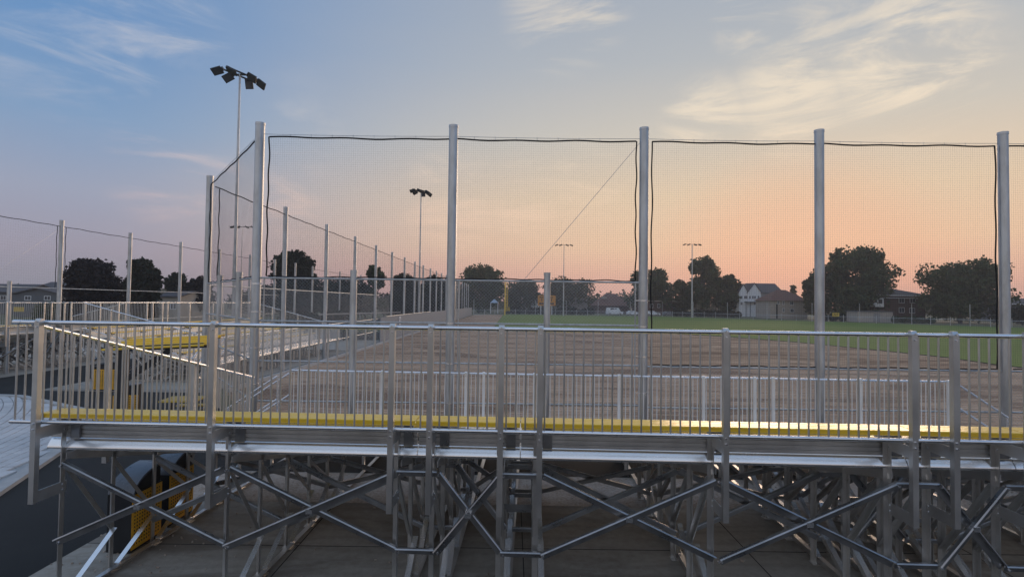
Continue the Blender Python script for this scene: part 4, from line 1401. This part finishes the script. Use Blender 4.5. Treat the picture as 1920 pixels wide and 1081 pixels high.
# white gabled house
Y = 172
h, w = house('white house with two front gables and a long grey roof', 1387, 1476, Y)
k = Y / 1000
X = lambda px: (at(px, 560, Y).x - h.location.x)
gable(h, X(1402), X(1427), 0, 9, Zp(1415, 548, Y), Zp(1415, 531.5, Y), M['white'], M['dark_roof'], 'y', 0.25)
gable(h, X(1387), X(1402) - 0.03, 0.3, 9, Zp(1395, 546, Y), Zp(1395, 533, Y), M['white'], M['dark_roof'], 'y', 0.25)
gable(h, X(1424), X(1477), 3, 15, Zp(1450, 549, Y), Zp(1450, 530.5, Y), M['grey_siding'], M['dark_roof'], 'x', 0.3)
for px in (1391, 1397.5, 1401, 1406, 1411.5, 1415.5, 1422):
    win(h, X(px), Zp(px, 557, Y), 0.5, 0.9, 0 if px > 1403 else 0.3)
for px in (1391, 1415.5, 1422):
    win(h, X(px), Zp(px, 568.5, Y), 0.55, 0.9, 0 if px > 1403 else 0.3)
bal = MB().box((X(1396), -1.3, Zp(1400, 566, Y)), (X(1416), 0.29, Zp(1400, 565, Y)))
for px in (1396, 1404, 1415):
    bal.box((X(px) - .08, -1.25, 0), (X(px) + .08, -1.1, Zp(1400, 565, Y)))
obj('balcony', bal, M['slate_siding'], h)
# hipped beige house
Y = 152
h, w = house('beige two storey house with brown hipped roof beside the white house', 1442, 1516, Y)
X = lambda px: (at(px, 560, Y).x - h.location.x)
hip(h, X(1444), X(1514), 0, 9, Zp(1475, 563.5, Y), Zp(1475, 542.5, Y), M['beige_siding'], M['brown_roof'])
for px, pz in ((1459, 567), (1469, 567.5), (1484.5, 568), (1469, 581), (1485, 582)):
    win(h, X(px), Zp(px, pz, Y), 0.9 if px > 1480 else 0.45, 0.9, 0)
dr = obj('door', MB().box((X(1455), -0.06, 0), (X(1458), -0.005, Zp(1456, 570, Y))), M['black'], h)
obj('handle', MB().box((X(1457.4), -0.1, 1.2), (X(1457.6), -0.065, 1.3)), M['rail'], dr)
# dark brick house
Y = 138
h, w = house('dark brick house with low dark roof between the two big right trees', 1634, 1735, Y)
X = lambda px: (at(px, 560, Y).x - h.location.x)
rf = hip(h, X(1636), X(1735), 0, 12, Zp(1685, 553, Y), Zp(1685, 538.5, Y), M['brick'], M['dark_roof'], 0.8, M['white'])
obj('chimney', MB().box((X(1686) - .4, 5.5, Zp(1688, 543, Y)), (X(1686) + .4, 6.3, Zp(1688, 536.5, Y))), M['brick'], rf)
obj('eave_band', MB().box((X(1636), -1.0, Zp(1680, 559, Y)), (X(1735), -0.01, Zp(1680, 558, Y))), M['white'], h)
obj('bay_wall', MB().box((X(1630), -1.6, Zp(1640, 575, Y)), (X(1649), -0.01, Zp(1640, 559.5, Y))), M['white'], h)
for px, pz, ww in ((1634, 563, 0.5), (1642.5, 565, 0.8)):
    win(h, X(px), Zp(px, pz, Y), ww, 0.9, -1.6, M['slate_siding'])
for px, pz in ((1690.5, 563), (1711, 563), (1690.5, 581), (1710, 582)):
    win(h, X(px), Zp(px, pz, Y), 1.3, 1.2, 0)
g_, w = house('long low beige shed in front of the dark brick house', 1607, 1674, 127, 'shed', 'shed')
gx = w / 2
obj('wall', MB().box((-gx, 0, 0), (gx, 4, Zp(1640, 584.5, 127))), M['beige_siding'], g_)
obj('roof', MB().box((-gx - .2, -0.2, Zp(1640, 584.4, 127)), (gx + .2, 4.2, Zp(1640, 583, 127))), M['slate_siding'], g_)
obj('door', MB().box((-0.4, -0.04, 0.1), (1.2, -0.003, Zp(1640, 587, 127))), M['grey_siding'], g_)
# brown roofed pavilion
Y = 196
h, w = house('wide house with steep brown hipped roof behind parked cars', 1112, 1188, Y)
hip(h, -w / 2 + 1, w / 2 - 1, 0, 12, Zp(1150, 573, Y), Zp(1150, 549.5, Y), M['brick'], M['brown_roof'], 1.0)
obj('dormer', MB().box((-w / 2 + 3.6, 0.6, Zp(1132, 560, Y)), (-w / 2 + 5.2, 3.0, Zp(1132, 556, Y))), M['beige_siding'], h)
# flat grey building right of the scoreboard
Y = 205
h, w = house('flat grey block with pale upper band right of the scoreboard', 1042, 1102, Y, 'block', 'building')
obj('wall', MB().box((-w / 2, 0, 0), (w / 2, 10, Zp(1070, 560, Y))), M['grey_siding'], h)
obj('roof', MB().box((-w / 2 - .2, -0.2, Zp(1070, 559.9, Y)), (w / 2 + .2, 10.2, Zp(1070, 558, Y))), M['beige_siding'], h)
for px in (1052, 1064, 1076, 1090):
    win(h, at(px, 560, Y).x - h.location.x, Zp(px, 565, Y), 1.0, 0.9, 0)
# gabled house left of the scoreboard
Y = 200
h, w = house('small gabled house with white front left of the scoreboard', 981, 1010, Y)
gable(h, -w / 2, w / 2, 0, 9, Zp(995, 567, Y), Zp(995, 553, Y), M['white'], M['dark_roof'], 'x', 0.4)
obj('side_gable', MB().box((-w / 2 - 0.7, -0.6, 0), (-w / 2 - 0.02, -0.02, Zp(985, 556, Y))), M['beige_siding'], h)
for px in (995, 1003):
    win(h, at(px, 560, Y).x - h.location.x, Zp(px, 571, Y), 0.8, 0.9, 0)
# brick building right of third post
Y = 186
h, w = house('low red brick building with pale eave right of the third backstop post', 1196, 1272, Y, 'building', 'building')
obj('wall', MB().box((-w / 2, 0, 0), (w / 2, 9, Zp(1230, 565, Y))), M['brick'], h)
obj('roof', MB().box((-w / 2 - .4, -0.4, Zp(1230, 564.8, Y)), (w / 2 + .4, 9.4, Zp(1230, 563, Y))), M['beige_siding'], h)
for px in (1222, 1236, 1256, 1264):
    win(h, at(px, 560, Y).x - h.location.x, Zp(px, 573, Y), 1.0, 1.2, 0)
# gazebo
Y = 172
h, w = house('small open gazebo with pale blue pointed roof near the foul pole', 919, 935, Y, 'gazebo', 'gazebo')
r = MB(); zt, ze = Zp(927, 560, Y), Zp(927, 567.5, Y)
r.v = [Vector(p) for p in ((-w / 2, -w / 2, ze), (w / 2, -w / 2, ze), (w / 2, w / 2, ze), (-w / 2, w / 2, ze), (0, 0, zt))]
r.f = [(0, 1, 4), (1, 2, 4), (2, 3, 4), (3, 0, 4), (3, 2, 1, 0)]
obj('roof', r, M['teal_roof'], h)
for sx in (-1, 1):
    for sy in (-1, 1):
        obj('post', MB().box((sx * w * .42 - .07, sy * w * .42 - .07, 0), (sx * w * .42 + .07, sy * w * .42 + .07, ze)), M['white'], h)
# houses at the far left
Y = 92
h, w = house('low slate grey house with two pale windows at far left', 28, 112, Y)
gable(h, -w / 2, w / 2, 0, 10, Zp(70, 551.5, Y), Zp(70, 541.5, Y), M['slate_siding'], M['dark_roof'], 'y', 0.4)
for px in (52.5, 89):
    win(h, at(px, 558, Y).x - h.location.x, Zp(px, 558.5, Y), 0.95, 0.6, 0)
h, w = house('dark roofed house at the left edge behind the slate house', -60, 34, 104)
gable(h, -w / 2, w / 2, 0, 10, Zp(0, 548, 104), Zp(0, 533, 104), M['slate_siding'], M['dark_roof'], 'x', 0.4)
win(h, 2.0, 3.2, 1.0, 0.8, 0)
h, w = house('long dark roof rising behind the slate house', 60, 128, 112)
gable(h, -w / 2, w / 2, 0, 10, Zp(95, 543, 112), Zp(95, 529, 112), M['slate_siding'], M['dark_roof'], 'x', 0.4)
win(h, 1.0, 3.2, 1.0, 0.8, 0)
h, w = house('small house with pale gable under the small dark trees at left', 299, 336, 76)
gable(h, -w / 2, w / 2, 0, 7, Zp(318, 557, 76), Zp(318, 547, 76), M['beige_siding'], M['dark_roof'], 'x', 0.3)
win(h, 0.6, 2.4, 0.7, 0.7, 0)
h, w = house('low grey roofed house past the last backstop post at right edge', 1885, 1990, 150)
gable(h, -w / 2, w / 2, 0, 10, Zp(1920, 569, 150), Zp(1920, 560, 150), M['slate_siding'], M['dark_roof'], 'x', 0.5)
obj('fascia', MB().box((-w / 2, -0.6, Zp(1910, 570, 150) - 0.1), (w / 2, -0.52, Zp(1910, 569, 150))), M['white'], h)

# ------------------------------------------------------------------ parked vehicles beyond the outfield
def car(label, px, Y, m, van=False, rot=0.0):
    c = thing('parked_van' if van else 'parked_car', label, 'van' if van else 'car', (at(px, 580, Y).x, Y, 0), rot, 'vehicles parked beyond the outfield')
    L, W, hb, hc = (5.4, 2.0, 1.1, 2.35) if van else (4.5, 1.8, 0.85, 1.45)
    prof = [(-L / 2, 0.3), (-L / 2, hb), (-L * 0.46, hc * 0.97), (-L * 0.40, hc), (L * (0.22 if van else 0.05), hc), (L * (0.36 if van else 0.24), hb), (L / 2, hb * 0.9), (L / 2, 0.3)]
    if not van:
        prof[2], prof[3] = (-L * 0.36, hc * 0.93), (-L * 0.28, hc)
    mb = MB()
    n = len(prof)
    for y in (-W / 2, W / 2):
        for x, z in prof:
            mb.v.append(Vector((x, y * (0.88 if z > hb else 1), z)))
    for i in range(n):
        j = (i + 1) % n
        mb.f.append((i, j, n + j, n + i))
    mb.f.append(tuple(reversed(range(n)))); mb.f.append(tuple(range(n, 2 * n)))
    obj('body', mb, m, c)
    g = MB()
    for sy in (-1, 1):
        g.box((-L * 0.27, sy * W * 0.455 - 0.02, hb + 0.05), (-L * 0.03, sy * W * 0.455 + 0.02, hc - 0.14))
        g.box((0.0, sy * W * 0.455 - 0.02, hb + 0.05), (L * 0.1, sy * W * 0.455 + 0.02, hc - 0.2))
    obj('window', g, M['glass'], c)
    for x in (-L * 0.31, L * 0.31):
        for sy in (-1, 1):
            wh = obj('wheel', MB().tube((x, sy * (W / 2 - 0.2), 0.33), (x, sy * (W / 2 + 0.02), 0.33), 0.33, 14), M['tyre'], c, True)
            obj('rim', MB().tube((x, sy * (W / 2 + 0.021), 0.33), (x, sy * (W / 2 + 0.03), 0.33), 0.19, 10), M['rail'], wh)
car('white van parked left of the third backstop post', 1152, 176, M['white'], True)
car('white car parked between the van and the third backstop post', 1188, 174, M['white'])
car('pale car parked just right of the third backstop post', 1224, 172, M['white'])
car('grey car in front of the red brick building', 1256, 171, M['car_grey'])
car('dark red car below the left trees of the light mast', 1284, 170, M['car_red'])

# ------------------------------------------------------------------ evening haze
hz = MB().box((-470, -90, -1.0), (520, 640, 26))
hm_ = bpy.data.materials.new('haze')
hm_.use_nodes = True
g = NT(hm_.node_tree)
ho = g.n('ShaderNodeOutputMaterial')
pv = g.n('ShaderNodeVolumePrincipled')
pv.inputs['Color'].default_value = (0.92, 0.88, 0.86, 1)
pv.inputs['Density'].default_value = 0.0007
pv.inputs['Anisotropy'].default_value = 0.3
g.l(pv.outputs[0], ho.inputs['Volume'])
o = obj('haze', hz, hm_)
o['kind'] = 'stuff'
